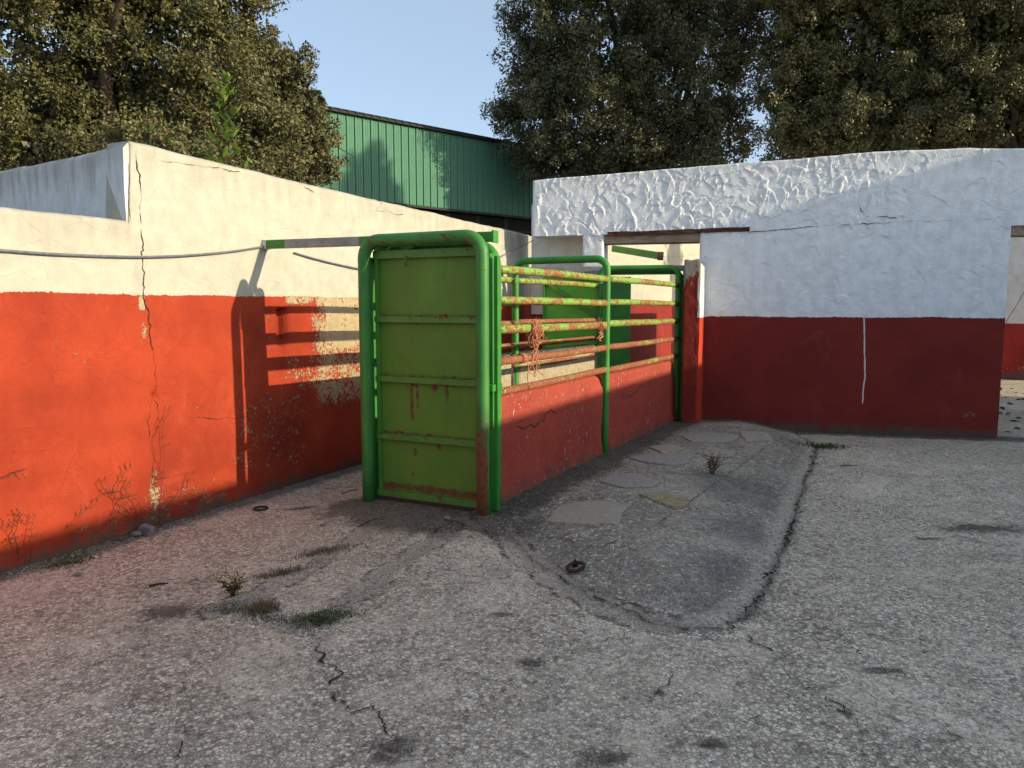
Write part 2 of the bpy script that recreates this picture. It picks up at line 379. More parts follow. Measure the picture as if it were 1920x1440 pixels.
MAT['ground']=concrete('worn_exposed_aggregate_concrete',(.84,.71,.55),(.70,.59,.455),pink=.26,specks=.55,peb=(.66,.62,.55))
MAT['ramp']=concrete('dark_speckled_ramp_concrete',(.50,.435,.345),(.33,.29,.235),peb=(.68,.65,.60),specks=.95)
MAT['flag']=simple('split_sandstone',(.40,.345,.275),(.26,.22,.175),6,.9,.15,.012,(3,9,6))
MAT['flag2']=simple('grey_slate_flag',(.36,.33,.29),(.22,.20,.18),7,.9,.15,.012,(4,4,4))
MAT['flag3']=simple('ochre_layered_stone',(.46,.38,.23),(.18,.145,.09),5,.9,.15,.02,(3,14,6))
MAT['green']=steel_paint('green_gloss_pipe_paint',(.042,.235,.030),.05,deep=(.030,.165,.03))
MAT['green_front']=steel_paint('green_worn_frame_paint',(.045,.215,.035),.07,deep=(.032,.155,.03),stretch=(1,1,1),run=True)
MAT['green_door']=steel_paint('green_olive_door_paint',(.115,.235,.020),.045,deep=(.085,.205,.022),olive=(.125,.205,.026),run=True,rough=.6)
MAT['green_bar']=steel_paint('green_door_bar_paint',(.095,.25,.035),.08,deep=(.07,.19,.03),run=True)
MAT['green_lit']=steel_paint('lit_green_door_paint',(.13,.45,.035),.03,deep=(.10,.38,.03))  # light falling on the far leaf is put into its paint colour
MAT['rail']=steel_paint('flaking_green_rail_paint',(.20,.36,.06),.205,rustc=(.32,.115,.05),stretch=(.9,.9,1.5),deep=(.17,.36,.06))
MAT['rail_rusty']=steel_paint('mostly_rusted_rail_paint',(.19,.34,.06),.29,rustc=(.31,.105,.05),stretch=(.9,.9,1.5),deep=(.26,.42,.06))
MAT['galv']=simple('weathered_grey_beam',(.33,.33,.31),(.19,.19,.18),9,.6,.4,.002)
MAT['iron']=simple('rusty_iron',(.06,.035,.026),(.025,.018,.015),40,.8,.3,.003)
MAT['cable']=simple('grey_cable',(.16,.17,.20),None,30,.6)
MAT['wood']=simple('old_brown_lintel_wood',(.10,.045,.03),(.035,.018,.013),7,.85,.2,.012,(1,5,5))
MAT['soffit']=simple('bare_soffit',(.36,.29,.215),(.20,.14,.10),6,.9,.1,.01,(1,3,3))
MAT['twine']=simple('faded_orange_twine',(.58,.24,.13),(.40,.17,.10),60,.9)
MAT['bark']=simple('holm_oak_bark',(.085,.065,.048),(.03,.024,.018),10,.95,.1,.03,(3,3,.8))
MAT['dryplant']=simple('dry_brown_stems',(.11,.06,.035),(.06,.035,.02),30,.9)
MAT['stone']=simple('grey_field_stone',(.23,.215,.20),(.12,.11,.10),14,.9,.2,.012)
MAT['fissure']=simple('dark_fissure',(.045,.036,.03),(.02,.016,.013),60,.95,.05)
MAT['dark']=simple('painted_shed_shade',(.012,.014,.013),(.008,.009,.008),3,.9)
MAT['white_chip']=simple('white_plaster_chip',(.7,.68,.62),None,20)
MAT['roofdark']=simple('dark_roof_edge',(.03,.035,.032),(.015,.017,.016),14,.7)

def leafmat(name, a, b, trans=.25, rough=.45):
    m=M(name,rough,.35); v=m.attr('tint')
    col=m.mix(v,a,b); m.put(m.b.inputs['Base Color'],col)
    tr=m.t.nodes.new('ShaderNodeBsdfTranslucent'); m.put(tr.inputs['Color'],m.mix(.5,col,b))
    mx=m.t.nodes.new('ShaderNodeMixShader'); mx.inputs[0].default_value=trans
    m.t.links.new(m.b.outputs[0],mx.inputs[1]); m.t.links.new(tr.outputs[0],mx.inputs[2])
    out=[n for n in m.t.nodes if n.type=='OUTPUT_MATERIAL'][0]; m.t.links.new(mx.outputs[0],out.inputs['Surface'])
    return m.m
MAT['oak']=leafmat('holm_oak_leaf',(.060,.068,.026),(.155,.140,.052),.12)
MAT['oak_dark']=leafmat('dark_holm_oak_leaf',(.052,.060,.030),(.165,.150,.066),.12)
MAT['oak_mid']=leafmat('olive_oak_leaf',(.068,.074,.032),(.20,.18,.07),.10)
MAT['fresh']=leafmat('fresh_green_leaf',(.08,.15,.02),(.22,.32,.05),.3)
MAT['grass']=leafmat('grass_blade',(.035,.055,.014),(.09,.11,.03),.2,.6)
MAT['drygrass']=leafmat('dry_grass_blade',(.12,.09,.05),(.22,.17,.09),.2,.7)
MAT['yellow']=simple('yellow_petal',(.6,.42,.03),None,20)

# ------------------------------------------------------------------ layout
PAD=.07
A  = gp(906,966,PAD)                      # near gate, right foot
MID= gp(1141,858,PAD); FAR=gp(1266,794,PAD)
CD = (FAR-A).to_2d().normalized()         # along the chute
GD = Vector((-.899,.438))                 # across the chute, from right to left
def ch(u, w, z=0.0):                      # u along right side from A, w across to the left
    return Vector((A.x+CD.x*u+GD.x*w, A.y+CD.y*u+GD.y*w, z))
UM=(MID-A).to_2d().dot(CD); UF=(FAR-A).to_2d().dot(CD); WC=.98
# left wall line
LW0=gp(-60,1092,0); LW1=gp(690,866,0)
LD=(LW1-LW0).to_2d().normalized(); LN=Vector((LD.y,-LD.x))
class Frame:                              # wall-local frame: x along, -y is the front, z up
    def __init__(s,p,d): s.p=Vector((p[0],p[1])); s.d=Vector(d).normalized(); s.n=Vector((s.d.y,-s.d.x)); s.rz=math.atan2(s.d.y,s.d.x)
    def hit(s,px,py=600):
        r=ray(px,py); o=Vector((0,0)); k=Vector((r.x,r.y)); den=k.dot(s.n); t=s.p.dot(s.n)/den
        return ((k*t-s.p).dot(s.d), CH+r.z*t)
    def s(s_,px): return s_.hit(px)[0]
    def world(s,a,y,z): return Vector((s.p.x+s.d.x*a-s.n.x*y, s.p.y+s.d.y*a-s.n.y*y, z))
FL=Frame(LW0,LD)
RW1=gp(1884,824,0); RWK=.24
FR_=Frame((RW1.x-5.6,RW1.y+5.6*RWK),(1,-RWK))

def gh(x,y):
    x=np.asarray(x,float); y=np.asarray(y,float)
    u=(x-A.x)*CD.x+(y-A.y)*CD.y
    n=Vector((CD.y,-CD.x)); v=(x-A.x)*n.x+(y-A.y)*n.y      # positive to the right of the chute
    dv=np.maximum(np.maximum(v-.0,0),np.maximum(-.75-v,0)); du=np.maximum(-u,0)*1.3
    d=np.hypot(dv,du)
    z=PAD*(1-sstep(d,.05,1.0))*(1-sstep(u,9,12))
    wob=(fbm(x*.7+9,y*.7+3,5)-.5)*.035
    return z+wob*sstep(d,.1,1.2)*sstep(-np.abs((x-FL.p.x)*FL.n.x+(y-FL.p.y)*FL.n.y),-.9,-.0+1e-3)*0+wob*sstep(d,.2,1.5)*.6
# ------------------------------------------------------------------ ramp outline (in plan)
edge_px=[(925,990),(985,1040),(1060,1095),(1130,1130),(1200,1160),(1280,1182),(1350,1184),(1400,1150),(1440,1100),(1462,1040),(1480,990),(1500,930),(1524,872),(1528,838),(1490,812)]
EDGE=[gp(x,y,0.0).to_2d() for x,y in edge_px]
EDGE_J=jag([(e.x,e.y) for e in EDGE],.022,4,3)
RAMPPOLY=[(e.x,e.y) for e in EDGE_J]+[tuple(FR_.world(FR_.s(1500),.1,0)[:2]),tuple(FR_.world(FR_.s(1290),.1,0)[:2]),tuple(ch(UF+.4,.1)[:2]),tuple(ch(0,.1)[:2]),tuple(ch(-.12,.0)[:2])]
def ramp_h(P):
    d=seg_dist(P,EDGE_J)
    nx=Vector((CD.y,-CD.x)); v=(P[:,0]-A.x)*nx.x+(P[:,1]-A.y)*nx.y
    top=.045+.075*sstep(v,.1,.95)
    return top*sstep(d,-.12,.75)*(.35+.65*sstep(d,0,.25)), d

# ------------------------------------------------------------------ ground
def ground_lines(px_lines, jit=.03, n=5):
    return [jag([tuple(gp(x,y,0)[:2]) for x,y in L],jit,n,i+11) for i,L in enumerate(px_lines)]
CR=ground_lines([[(583,1188),(600,1225),(622,1262),(640,1300),(656,1335)],[(1395,1186),(1440,1215),(1478,1243),(1490,1280),(1540,1308),(1592,1338)],
   [(1592,1338),(1640,1375)],[(1590,1185),(1660,1200),(1760,1230)],[(740,1390),(700,1330),(656,1335)],[(380,1150),(470,1150),(540,1170),(590,1186)]],.025)
STR=ground_lines([[(850,1000),(760,1050),(690,1100),(640,1140),(600,1165)],[(700,990),(600,1050),(540,1090),(470,1125),(400,1148)]],.03)
RIM=ground_lines([[(915,992),(960,1020),(1005,1065),(1060,1098),(1130,1135),(1190,1160),(1245,1172)]],.02)
def attrs_for(P):
    cr=np.full(len(P),1.0)
    ha=np.full(len(P),1.0)
    for L in CR: ha=np.minimum(ha,seg_dist(P,L)+.016)
    eR=seg_dist(P,EDGE_J[26:])+.017; eF=seg_dist(P,EDGE_J[:27])+.022
    cr=np.minimum(cr,np.minimum(np.maximum(eR-.016,0),eF))
    st=np.full(len(P),1.0)
    for L in STR: st=np.minimum(st,seg_dist(P,L))
    st=np.minimum(st,np.maximum(seg_dist(P,RIM[0])-.022,0))
    # dark damp zones
    nx=Vector((CD.y,-CD.x)); v=(P[:,0]-A.x)*nx.x+(P[:,1]-A.y)*nx.y; u=(P[:,0]-A.x)*CD.x+(P[:,1]-A.y)*CD.y
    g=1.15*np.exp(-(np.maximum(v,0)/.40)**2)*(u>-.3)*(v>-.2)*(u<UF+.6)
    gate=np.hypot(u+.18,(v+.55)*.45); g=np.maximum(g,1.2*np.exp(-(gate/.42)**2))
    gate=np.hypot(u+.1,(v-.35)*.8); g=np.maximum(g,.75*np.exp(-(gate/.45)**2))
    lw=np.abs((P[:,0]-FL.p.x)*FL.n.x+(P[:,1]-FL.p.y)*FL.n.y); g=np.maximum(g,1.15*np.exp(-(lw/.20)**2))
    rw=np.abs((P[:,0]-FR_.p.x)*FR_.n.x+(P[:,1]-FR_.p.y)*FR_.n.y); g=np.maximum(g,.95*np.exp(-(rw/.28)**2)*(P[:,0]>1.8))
    sp=np.full(len(P),9.0)
    for x,y,r,e in [(997,1243,.075,1),(735,1403,.10,1.3),(940,1152,.045,1.6),(1237,1300,.035,1),(1588,1338,.035,1),(1130,1422,.07,1.8),(1842,990,.13,3.0),(1586,872,.06,3),(310,1150,.13,1.5),(1330,1395,.04,2),
                    (1650,1255,.04,3),(1740,1010,.04,3),(560,955,.06,3)]:
        c=gp(x,y,0); sp=np.minimum(sp,np.hypot((P[:,0]-c.x)/e,(P[:,1]-c.y)*1.0)/r)
    mo=np.zeros(len(P))
    for x,y,r in [(600,1165,.14),(560,1160,.13),(640,1150,.09),(430,1140,.16),(1545,838,.22),(1250,830,.5),(1440,850,.3),(130,1040,.2)]:
        c=gp(x,y,0); mo=np.maximum(mo,1.0*np.exp(-(np.hypot(P[:,0]-c.x,P[:,1]-c.y)/r)**2)*(1 if r<.25 else .62))
    du=np.zeros(len(P))
    for x,y,r,e in [(1400,915,.50,1.2),(1330,900,.25,1.2),(1420,985,.42,.9),(1390,1060,.38,1.2),(1250,1100,.34,1.6),(1330,1120,.25,1.5),(1060,1020,.26,1.4),(1140,1060,.30,1.5)]:
        c=gp(x,y,.1); du=np.maximum(du,np.exp(-(np.hypot((P[:,0]-c.x)/e,(P[:,1]-c.y))/r)**2)*(1.0 if x>1300 else .62))
    return dict(hair=ha,crack=cr,strip=st,grime=g,spot=sp,moss=mo,dusk=du*inside(P,RAMPPOLY)*sstep(seg_dist(P,EDGE_J),.06,.22),pale=np.exp(-(seg_dist(P,EDGE_J[22:])/.17)**2)*inside(P,RAMPPOLY)*.95)
def axis(lo,a,b,hi,d):
    mid=list(np.arange(a,b+1e-6,d)); lo_=[]; x=a; s=d
    while x>lo: s*=1.5; x-=s; lo_.append(max(x,lo))
    hi_=[]; x=b; s=d
    while x<hi: s*=1.5; x+=s; hi_.append(min(x,hi))
    return np.array(sorted(set(lo_))+mid+sorted(set(hi_)))
gx=axis(-500,-4.2,6.5,500,.030); gy=axis(-500,1.7,10.6,900,.030)
X,Y=np.meshgrid(gx,gy); P=np.stack([X.ravel(),Y.ravel()],1)
# keep the ground just under the ramp
Z=gh(P[:,0],P[:,1]); ins=inside(P,RAMPPOLY); dE=seg_dist(P,EDGE_J)
Z=Z-np.where(ins,.05*sstep(dE,.03,.10),0)
eR=seg_dist(P,EDGE_J[28:]); Z=Z-.010*np.exp(-(eR/.06)**2)
nx_,ny_=len(gx),len(gy); I=np.arange(nx_*ny_).reshape(ny_,nx_)
Fq=np.stack([I[:-1,:-1].ravel(),I[:-1,1:].ravel(),I[1:,1:].ravel(),I[1:,:-1].ravel()],1)
far=np.hypot(P[:,0],P[:,1]-6)>30
at=attrs_for(P)
for k in('crack','hair','strip','spot'): at[k]=np.where(far,9,at[k])
ground=mesh_np('ground',np.column_stack([P,Z]),Fq,MAT['ground'],at); tag(ground,kind='structure')

# ramp
rx=np.arange(-.6,4.4,.028); ry=np.arange(3.2,10.6,.028)
X,Y=np.meshgrid(rx,ry); P=np.stack([X.ravel(),Y.ravel()],1)
ins=inside(P,RAMPPOLY); rh,dE=ramp_h(P)
Z=gh(P[:,0],P[:,1])+np.where(ins,rh,-.03)+.006+(fbm(P[:,0]*7,P[:,1]*7,31)-.5)*.010*sstep(dE,.05,.2)
I=np.arange(len(rx)*len(ry)).reshape(len(ry),len(rx))
Fq=np.stack([I[:-1,:-1].ravel(),I[:-1,1:].ravel(),I[1:,1:].ravel(),I[1:,:-1].ravel()],1)
kp=ins[Fq].sum(1)>=1; Fq=Fq[kp]
used=np.unique(Fq); rem=np.full(len(P),-1); rem[used]=np.arange(len(used))
at=attrs_for(P); crest=jag([tuple(gp(x,y,.1)[:2]) for x,y in [(1215,1003),(1300,942),(1380,882),(1442,832)]],.006,5,4)
c2=jag([tuple(gp(x,y,.1)[:2]) for x,y in [(960,985),(1050,1000),(1130,1020),(1215,1003)]],.02,5,9)
at['crack']=np.where(dE>.06,.2,at['crack']); at['hair']=np.minimum(seg_dist(P,crest)+.016,seg_dist(P,c2)+.016)
at['strip']=np.where(at['strip']<.2,at['strip']+.01,at['strip'])
at['moss']=np.where(at['moss']>.7,.6,at['moss'])
ramp=mesh_np('ramp',np.column_stack([P,Z])[used],rem[Fq],MAT['ramp'],{k:v[used] for k,v in at.items()}); tag(ramp,kind='structure')
def top_z(x,y):
    q=np.array([[x,y]]); z=float(gh([x],[y])[0])
    if inside(q,RAMPPOLY)[0]: z+=float(ramp_h(q)[0][0])+.006
    return z
gpl=lambda a,b:Vector((a,b,top_z(a,b)+.0065))
for i,L in enumerate(CR): crack_strip('crack',L,gpl,.003,(.016,.012,.006,.006,.008,.014)[i],i+3,MAT['fissure'],ground,.014)
crack_strip('crack',crest,gpl,.002,.006,21,MAT['fissure'],ramp,.004); crack_strip('crack',c2,gpl,.002,.007,22,MAT['fissure'],ramp,.012)
crack_strip('crack',EDGE_J[26:],lambda a,b:Vector((a,b,float(gh([a],[b])[0])+.012)),.006,.022,23,MAT['fissure'],ground,.02)
crack_strip('crack',EDGE_J[4:30],lambda a,b:Vector((a,b,float(gh([a],[b])[0])+.012)),.003,.016,24,MAT['fissure'],ground,.016)
for i,pp in enumerate([[(790,1420),(760,1400),(735,1392)],[(1210,1330),(1237,1300),(1262,1262)],[(1100,1215),(1160,1200),(1210,1170)],[(1580,1180),(1600,1215),(1640,1240)],[(330,1440),(345,1360),(372,1290)],[(1680,1130),(1740,1150),(1830,1140)]]):
    crack_strip('crack',jag([tuple(gp(x,y)[:2]) for x,y in pp],.02,6,60+i),gpl,.001,.005,70+i,MAT['fissure'],ground,.012)
flags=[([(1050,944),(1105,940),(1184,948),(1166,962),(1163,981),(1110,979),(1024,966)],'flag'),
       ([(1200,930),(1236,926),(1288,934),(1290,946),(1270,955),(1240,946)],'flag3'),
       ([(1122,903),(1150,888),(1200,890),(1238,904),(1226,914),(1170,916)],'flag2'),
       ([(1306,850),(1330,840),(1380,846),(1374,856),(1340,858)],'flag'),
       ([(1180,858),(1230,851),(1296,856),(1290,868),(1262,874),(1214,868)],'flag2'),
       ([(1276,818),(1330,812),(1390,818),(1366,830),(1300,830)],'flag2'),
       ([(1385,812),(1440,808),(1452,820),(1400,828)],'flag'),
       ([(1216,838),(1262,832),(1284,842),(1240,848)],'flag')]
for i,(pp,mt) in enumerate(flags):
    q=[gp(x,y,.13) for x,y in pp]; r=random.Random(i); poly=[]
    for a,b in zip(q,q[1:]+q[:1]):
        for k in range(4):
            p=a.lerp(b,k/4); poly.append(Vector((p.x+r.uniform(-.012,.012),p.y+r.uniform(-.012,.012))))
    zz=max(top_z(p.x,p.y) for p in poly); zl=min(top_z(p.x,p.y) for p in poly)
    cc=sum(poly,Vector((0,0)))/len(poly); n=len(poly); inn=[cc+(p-cc)*.95 for p in poly]; in2=[cc+(p-cc)*.5 for p in poly]
    vs=[(p.x,p.y,top_z(p.x,p.y)-.04) for p in poly]+[(p.x,p.y,top_z(p.x,p.y)+.010) for p in poly]+[(p.x,p.y,top_z(p.x,p.y)+.017) for p in inn]+[(p.x,p.y,top_z(p.x,p.y)+.019+r.uniform(-.003,.003)) for p in in2]+[(cc.x,cc.y,top_z(cc.x,cc.y)+.019)]
    fs=[(a*n+k,a*n+(k+1)%n,(a+1)*n+(k+1)%n,(a+1)*n+k) for a in range(3) for k in range(n)]+[(3*n+k,3*n+(k+1)%n,4*n) for k in range(n)]
    mb=MB(); mb.add(vs,fs); mb.build('flagstone',MAT[mt],ramp)

# ------------------------------------------------------------------ slab builder for walls
def slab(name, fr, sa, za, mat, parent, thick, top=None, base=0.0, hole=None, disp=None, cracks=(), peel=None, drips=(), round_top=.04, edge_r=0.05, smooth=True, nobk=False, cwid=(.003,.009)):
    """front is a displaced grid; za runs 0..1 if top is given (scaled to top(s))"""
    sa=np.asarray(sa); za=np.asarray(za); ns,nz=len(sa),len(za)
    Sg,Zg=np.meshgrid(sa,za); 
    if top is not None:
        T=top(sa); Zg=base+(Zg)*(T[None,:]-base)
    T=Zg[-1]; s=Sg.ravel(); z=Zg.ravel(); Pq=np.stack([s,z],1)
    keep=np.ones((nz-1,ns-1),bool)
    if hole is not None:
        cs=(Sg[:-1,:-1]+Sg[1:,1:])/2; cz=(Zg[:-1,:-1]+Zg[1:,1:])/2; keep=~hole(cs,cz)
    y=np.zeros(len(s))
    if disp is not None: y=y-disp(s,z)
    topd=(T[None,:]-Zg).ravel()
    rt=np.clip(1-topd/round_top,0,1); y=y+round_top*.8*(1-np.sqrt(np.clip(1-rt**2,0,1)))
    # round the vertical edges of openings and ends
    vk=np.zeros((nz,ns),bool); vk[:-1,:-1]|=keep; vk[1:,:-1]|=keep; vk[:-1,1:]|=keep; vk[1:,1:]|=keep
    if edge_r>0:
        for j in range(nz):
            row=keep[min(j,nz-2)]; edges=[sa[k] for k in range(ns) if (k==0 and row[0]) or (k==ns-1 and row[-1]) or (0<k<ns-1 and row[k-1]!=row[k])]
            for e in edges:
                d=np.abs(sa-e); q=np.clip(1-d/edge_r,0,1); y[j*ns:(j+1)*ns]+=edge_r*.7*(1-np.sqrt(np.clip(1-q**2,0,1)))
    V=[np.column_stack([s,y,z])]; I=np.arange(ns*nz).reshape(nz,ns)
    q=np.stack([I[:-1,:-1],I[:-1,1:],I[1:,1:],I[1:,:-1]],-1)[keep]; F_=[q]
    nb=ns*nz; back=np.column_stack([s,np.full(len(s),thick)+(fbm(s*2,z*2,3)-.5)*.01,z]); V.append(back)
    # sides
    kp=np.pad(keep,1); sd=[]
    for j,i in np.argwhere(keep):
        if not kp[j+1,i]: a,b=I[j,i],I[j+1,i]; sd.append((a,b,nb+b,nb+a))
        if not kp[j+1,i+2]: a,b=I[j,i+1],I[j+1,i+1]; sd.append((b,a,nb+a,nb+b))
        if not kp[j,i+1]: a,b=I[j,i],I[j,i+1]; sd.append((b,a,nb+a,nb+b))
        if not kp[j+2,i+1]: a,b=I[j+1,i],I[j+1,i+1]; sd.append((a,b,nb+b,nb+a))
    F_.append(np.array(sd)); 
    # back: coarse copy
    if not nobk: bk=q[:, ::-1]+nb; F_.append(bk)
    V=np.concatenate(V); Fq=np.concatenate(F_)
    cr=np.full(len(s),1.0)
    for L in cracks: cr=np.minimum(cr,seg_dist(Pq,L))
    dr=np.full(len(s),1.0)
    for L in drips: dr=np.minimum(dr,seg_dist(Pq,L))
    pe=peel(s,z) if peel else np.zeros(len(s))
    cr[:]=1.0
    at=dict(crack=np.concatenate([cr,np.full(len(s),1.0)]),drip=np.concatenate([dr,np.full(len(s),1.)]),peel=np.concatenate([pe,pe*0]),topd=np.concatenate([topd,topd]),base=np.concatenate([z-base,z-base]))
    used=np.unique(Fq); rem=np.full(len(V),-1); rem[used]=np.arange(len(used))
    o=mesh_np(name,V[used],rem[Fq],mat,{k:v[used] for k,v in at.items()},smooth)
    # sharp sides
    try:
        o.data.set_sharp_from_angle(angle=R(50))
    except Exception: pass
    o.location=(fr.p.x,fr.p.y,0); o.rotation_euler=(0,0,fr.rz)
    if parent: o.parent=parent; o.matrix_parent_inverse=parent.matrix_world.inverted()
    bpy.context.view_layer.update()
    for ci,L in enumerate(cracks):
        pl=lambda a,b:fr.world(a,-(float(disp(np.array([a]),np.array([b]))[0]) if (disp is not None and not nobk) else (.010 if nobk else .006))-.003,b)
        c_=crack_strip('crack',L,pl,cwid[0],cwid[1],ci+7,MAT['fissure'],None,.004)
        top_=parent or o; c_.parent=top_; c_.matrix_parent_inverse=top_.matrix_world.inverted()
    return o
def lumps(a,sc,seed): return lambda s,z: (fbm(s*sc,z*sc,seed)-.5)*a
def plane_pts(fr, pts, amp=.012, n=4, seed=0): return jag([fr.hit(x,y) for x,y in pts],amp,n,seed)

# ------------------------------------------------------------------ left wall (white over orange red)
sE=FL.s(1011); s258=FL.s(257)
hx0,hx1=FL.s(430),FL.s(700)
sa=np.unique(np.concatenate([np.arange(-3.0,s258-.06,.03),np.linspace(s258-.06,s258+.06,7),np.arange(s258+.08,hx0,.03),np.arange(hx0,hx1,.014),np.arange(hx1,sE,.035),[sE]]))
za=np.linspace(0,1,110)
knots=[(x,FL.hit(x,y)[1]) for x,y in [(262,268),(300,275),(360,292),(450,313),(540,335),(640,358),(760,386),(860,410),(960,432),(1000,443)]]
ks=np.array([FL.s(x) for x,_ in knots]); kz=np.array([z for _,z in knots])
def ltop(s):
    t=np.interp(s,ks,kz)+(fbm(s*3,s*0,2)-.5)*.02
    zl=2.125+(fbm(s*2,s*0+4,6)-.5)*.025
    k=sstep(s,s258-.02,s258+.02)
    return zl*(1-k)+t*k
q0=FL.hit(522,578); q1=FL.hit(541,640); q2=FL.hit(498,580); q3=FL.hit(545,648)
def ldisp(s,z):
    h=(fbm(s*1.3,z*1.3,1)-.5)*.03+(fbm(s*6,z*6,4)-.5)*.008
    slot=sstep(s,q0[0]-.01,q0[0]+.02)*(1-sstep(s,q1[0]-.03,q1[0]+.01))*sstep(z,q1[1]-.05,q1[1]+.02)*(1-sstep(z,q0[1]-.015,q0[1]+.01))
    rec=sstep(s,q2[0]-.01,q2[0]+.01)*(1-sstep(s,q3[0]-.01,q3[0]+.01))*sstep(z,q3[1]-.01,q3[1]+.01)*(1-sstep(z,q2[1]-.01,q2[1]+.006))
    hole=np.exp(-(((s-FL.hit(289,742)[0])/.02)**2+((z-FL.hit(289,742)[1])/.045)**2))+np.exp(-(((s-FL.hit(292,905)[0])/.03)**2+((z-FL.hit(292,905)[1])/.06)**2))
    return h-.075*slot-.014*rec-.05*hole
def lpeel(s,z):
    p=np.zeros(len(s))
    def blob(x0,y0,x1,y1,w,soft=.12):
        a=FL.hit(x0,y0); b=FL.hit(x1,y1); s0,s1=min(a[0],b[0]),max(a[0],b[0]); z0,z1=min(a[1],b[1]),max(a[1],b[1])
        dd=np.hypot(np.maximum(np.maximum(s0-s,s-s1),0),np.maximum(np.maximum(z0-z,z-z1),0)); return w*(1-sstep(dd,0,soft))
    for b in [(600,556,700,720,.50,.32),(612,560,730,640,.66,.10),(540,556,590,562,.6,.10),(505,595,520,635,.27,.14),(540,675,556,708,.36,.14),(565,690,600,715,.40,.14),(455,770,560,850,.30,.3),(560,720,690,830,.17,.2),
              (268,610,274,632,.55,.04),(284,560,292,760,.30,.03),(290,890,296,950,.46,.10),(270,940,420,935,.32,.10),(330,690,400,720,.10,.2),(360,720,450,900,.14,.18),(100,640,160,700,.24,.10),(0,900,120,960,.15,.3),
              (600,553,700,560,.7,.06),(262,556,270,578,.8,.02),(150,1000,230,1010,.3,.15)]:
        p=np.maximum(p,blob(*b))
    return p
lcr=[plane_pts(FL,L,.012,5,i) for i,L in enumerate([[(262,425),(268,460),(264,482),(270,520),(268,556),(280,590),(284,640),(292,690),(290,740)],[(290,740),(296,780),(284,830),(296,880),(290,910)],
     [(285,745),(276,790),(282,840),(291,905)],[(350,782),(440,785),(470,776)],[(255,285),(262,340),(264,420)],[(690,372),(716,378),(706,394),(756,402)],[(560,345),(590,362)],[(300,300),(340,306),(450,322)]])]
left=slab('plastered_wall',FL,sa,za,MAT['wall_warm'],None,.24,ltop,-.05,None,ldisp,lcr,lpeel,round_top=.035,edge_r=.04)
tag(left,'long sunlit wall, white above and orange red below, cracked and flaking, left of the green gate','wall')

# shaded white wall running back from the corner
c0=FL.world(s258-.03,.02,0)
BD=(yp(0,320,6.15)-c0).to_2d().normalized()
FB=Frame((c0.x+BD.x*3.6,c0.y+BD.y*3.6),(-BD.x,-BD.y))
kb=[(3.6,ltop(np.array([s258+.08]))[0]-.02),(3.3,2.63),(2.8,2.62),(2.0,2.64),(1.2,2.66),(0,2.66)][::-1]
def btop(s): return np.interp(s,[k[0] for k in kb],[k[1] for k in kb])+(fbm(s*3,s*0+7,9)-.5)*.02
bcr=[plane_pts(FB,[(241,300),(243,345),(241,385),(246,416)],.01,4,3)]
back=slab('return_wall',FB,np.arange(0,3.605,.04),np.linspace(0,1,70),MAT['wall_back'],None,.045,btop,0,lambda cs,cz:(cs>3.45)&(cz<2.05),lumps(.03,1.5,5),bcr,None,round_top=.04,edge_r=0)
tag(back,'shaded stained white wall running back behind the top of the low sunlit wall','wall')

# ------------------------------------------------------------------ house wall on the right with two openings
house=empty('outbuilding',(RW1.x,RW1.y,0))
tag(house,'long white outbuilding wall with dark red base and trowelled plaster band over two openings','building')
bpy.context.view_layer.update()
sL=FR_.s(998); sO2=FR_.s(1309); sJ0=FR_.s(1091); sJ1=FR_.s(1130); sP=FR_.s(1886); sEnd=sP+5.3
zop=2.47
fine_end=FR_.s(1935)
sa=np.unique(np.concatenate([np.arange(sL,fine_end,.0105),np.arange(fine_end,sEnd,.12),[sJ0,sJ1,sO2,sP,sEnd]]))
zb=np.unique(np.concatenate([np.linspace(-.05,.30,10),np.linspace(.30,1.35,44),np.arange(1.35,zop,.0105),[zop],np.linspace(zop,1.0+zop,0)]))
zc=np.linspace(0,1,90)   # band rows, scaled
kr=[FR_.hit(x,y) for x,y in [(1000,338),(1080,331),(1170,324),(1260,316),(1380,306),(1500,297),(1600,287),(1700,281),(1800,278),(1919,278)]]
def rtop(s): return np.interp(s,[k[0] for k in kr],[k[1] for k in kr])+(fbm(s*2.5,s*0,12)-.5)*.016
# trowel strokes
rs=random.Random(5); strokes=[]
for i in range(760):
    s0=rs.uniform(sL,fine_end); z0=rs.uniform(1.48,3.45); 
    if i<520: s0=rs.uniform(sL,sL+4.6); z0=rs.uniform(2.35,3.45)
    L=rs.uniform(.05,.20) if i%4 else rs.uniform(.18,.45); a=rs.gauss(1.35,.5) if rs.random()<.7 else rs.uniform(0,math.pi)
    bend=rs.gauss(0,1.9); pts=[]; n=9; x,z=s0,z0
    for k in range(n):
        pts.append((x,z)); a+=bend/n*(1.6 if k>n*.5 else .5)+rs.gauss(0,.16); x+=math.cos(a)*L/n; z+=math.sin(a)*L/n
    strong=(z0>2.3 and s0<sL+6.0)
    strokes.append((np.array(pts),(rs.uniform(.0020,.0062) if strong else rs.uniform(.0008,.0024)),rs.uniform(.0035,.0085),rs.choice((-1,1))*rs.uniform(.0015,.0055)))
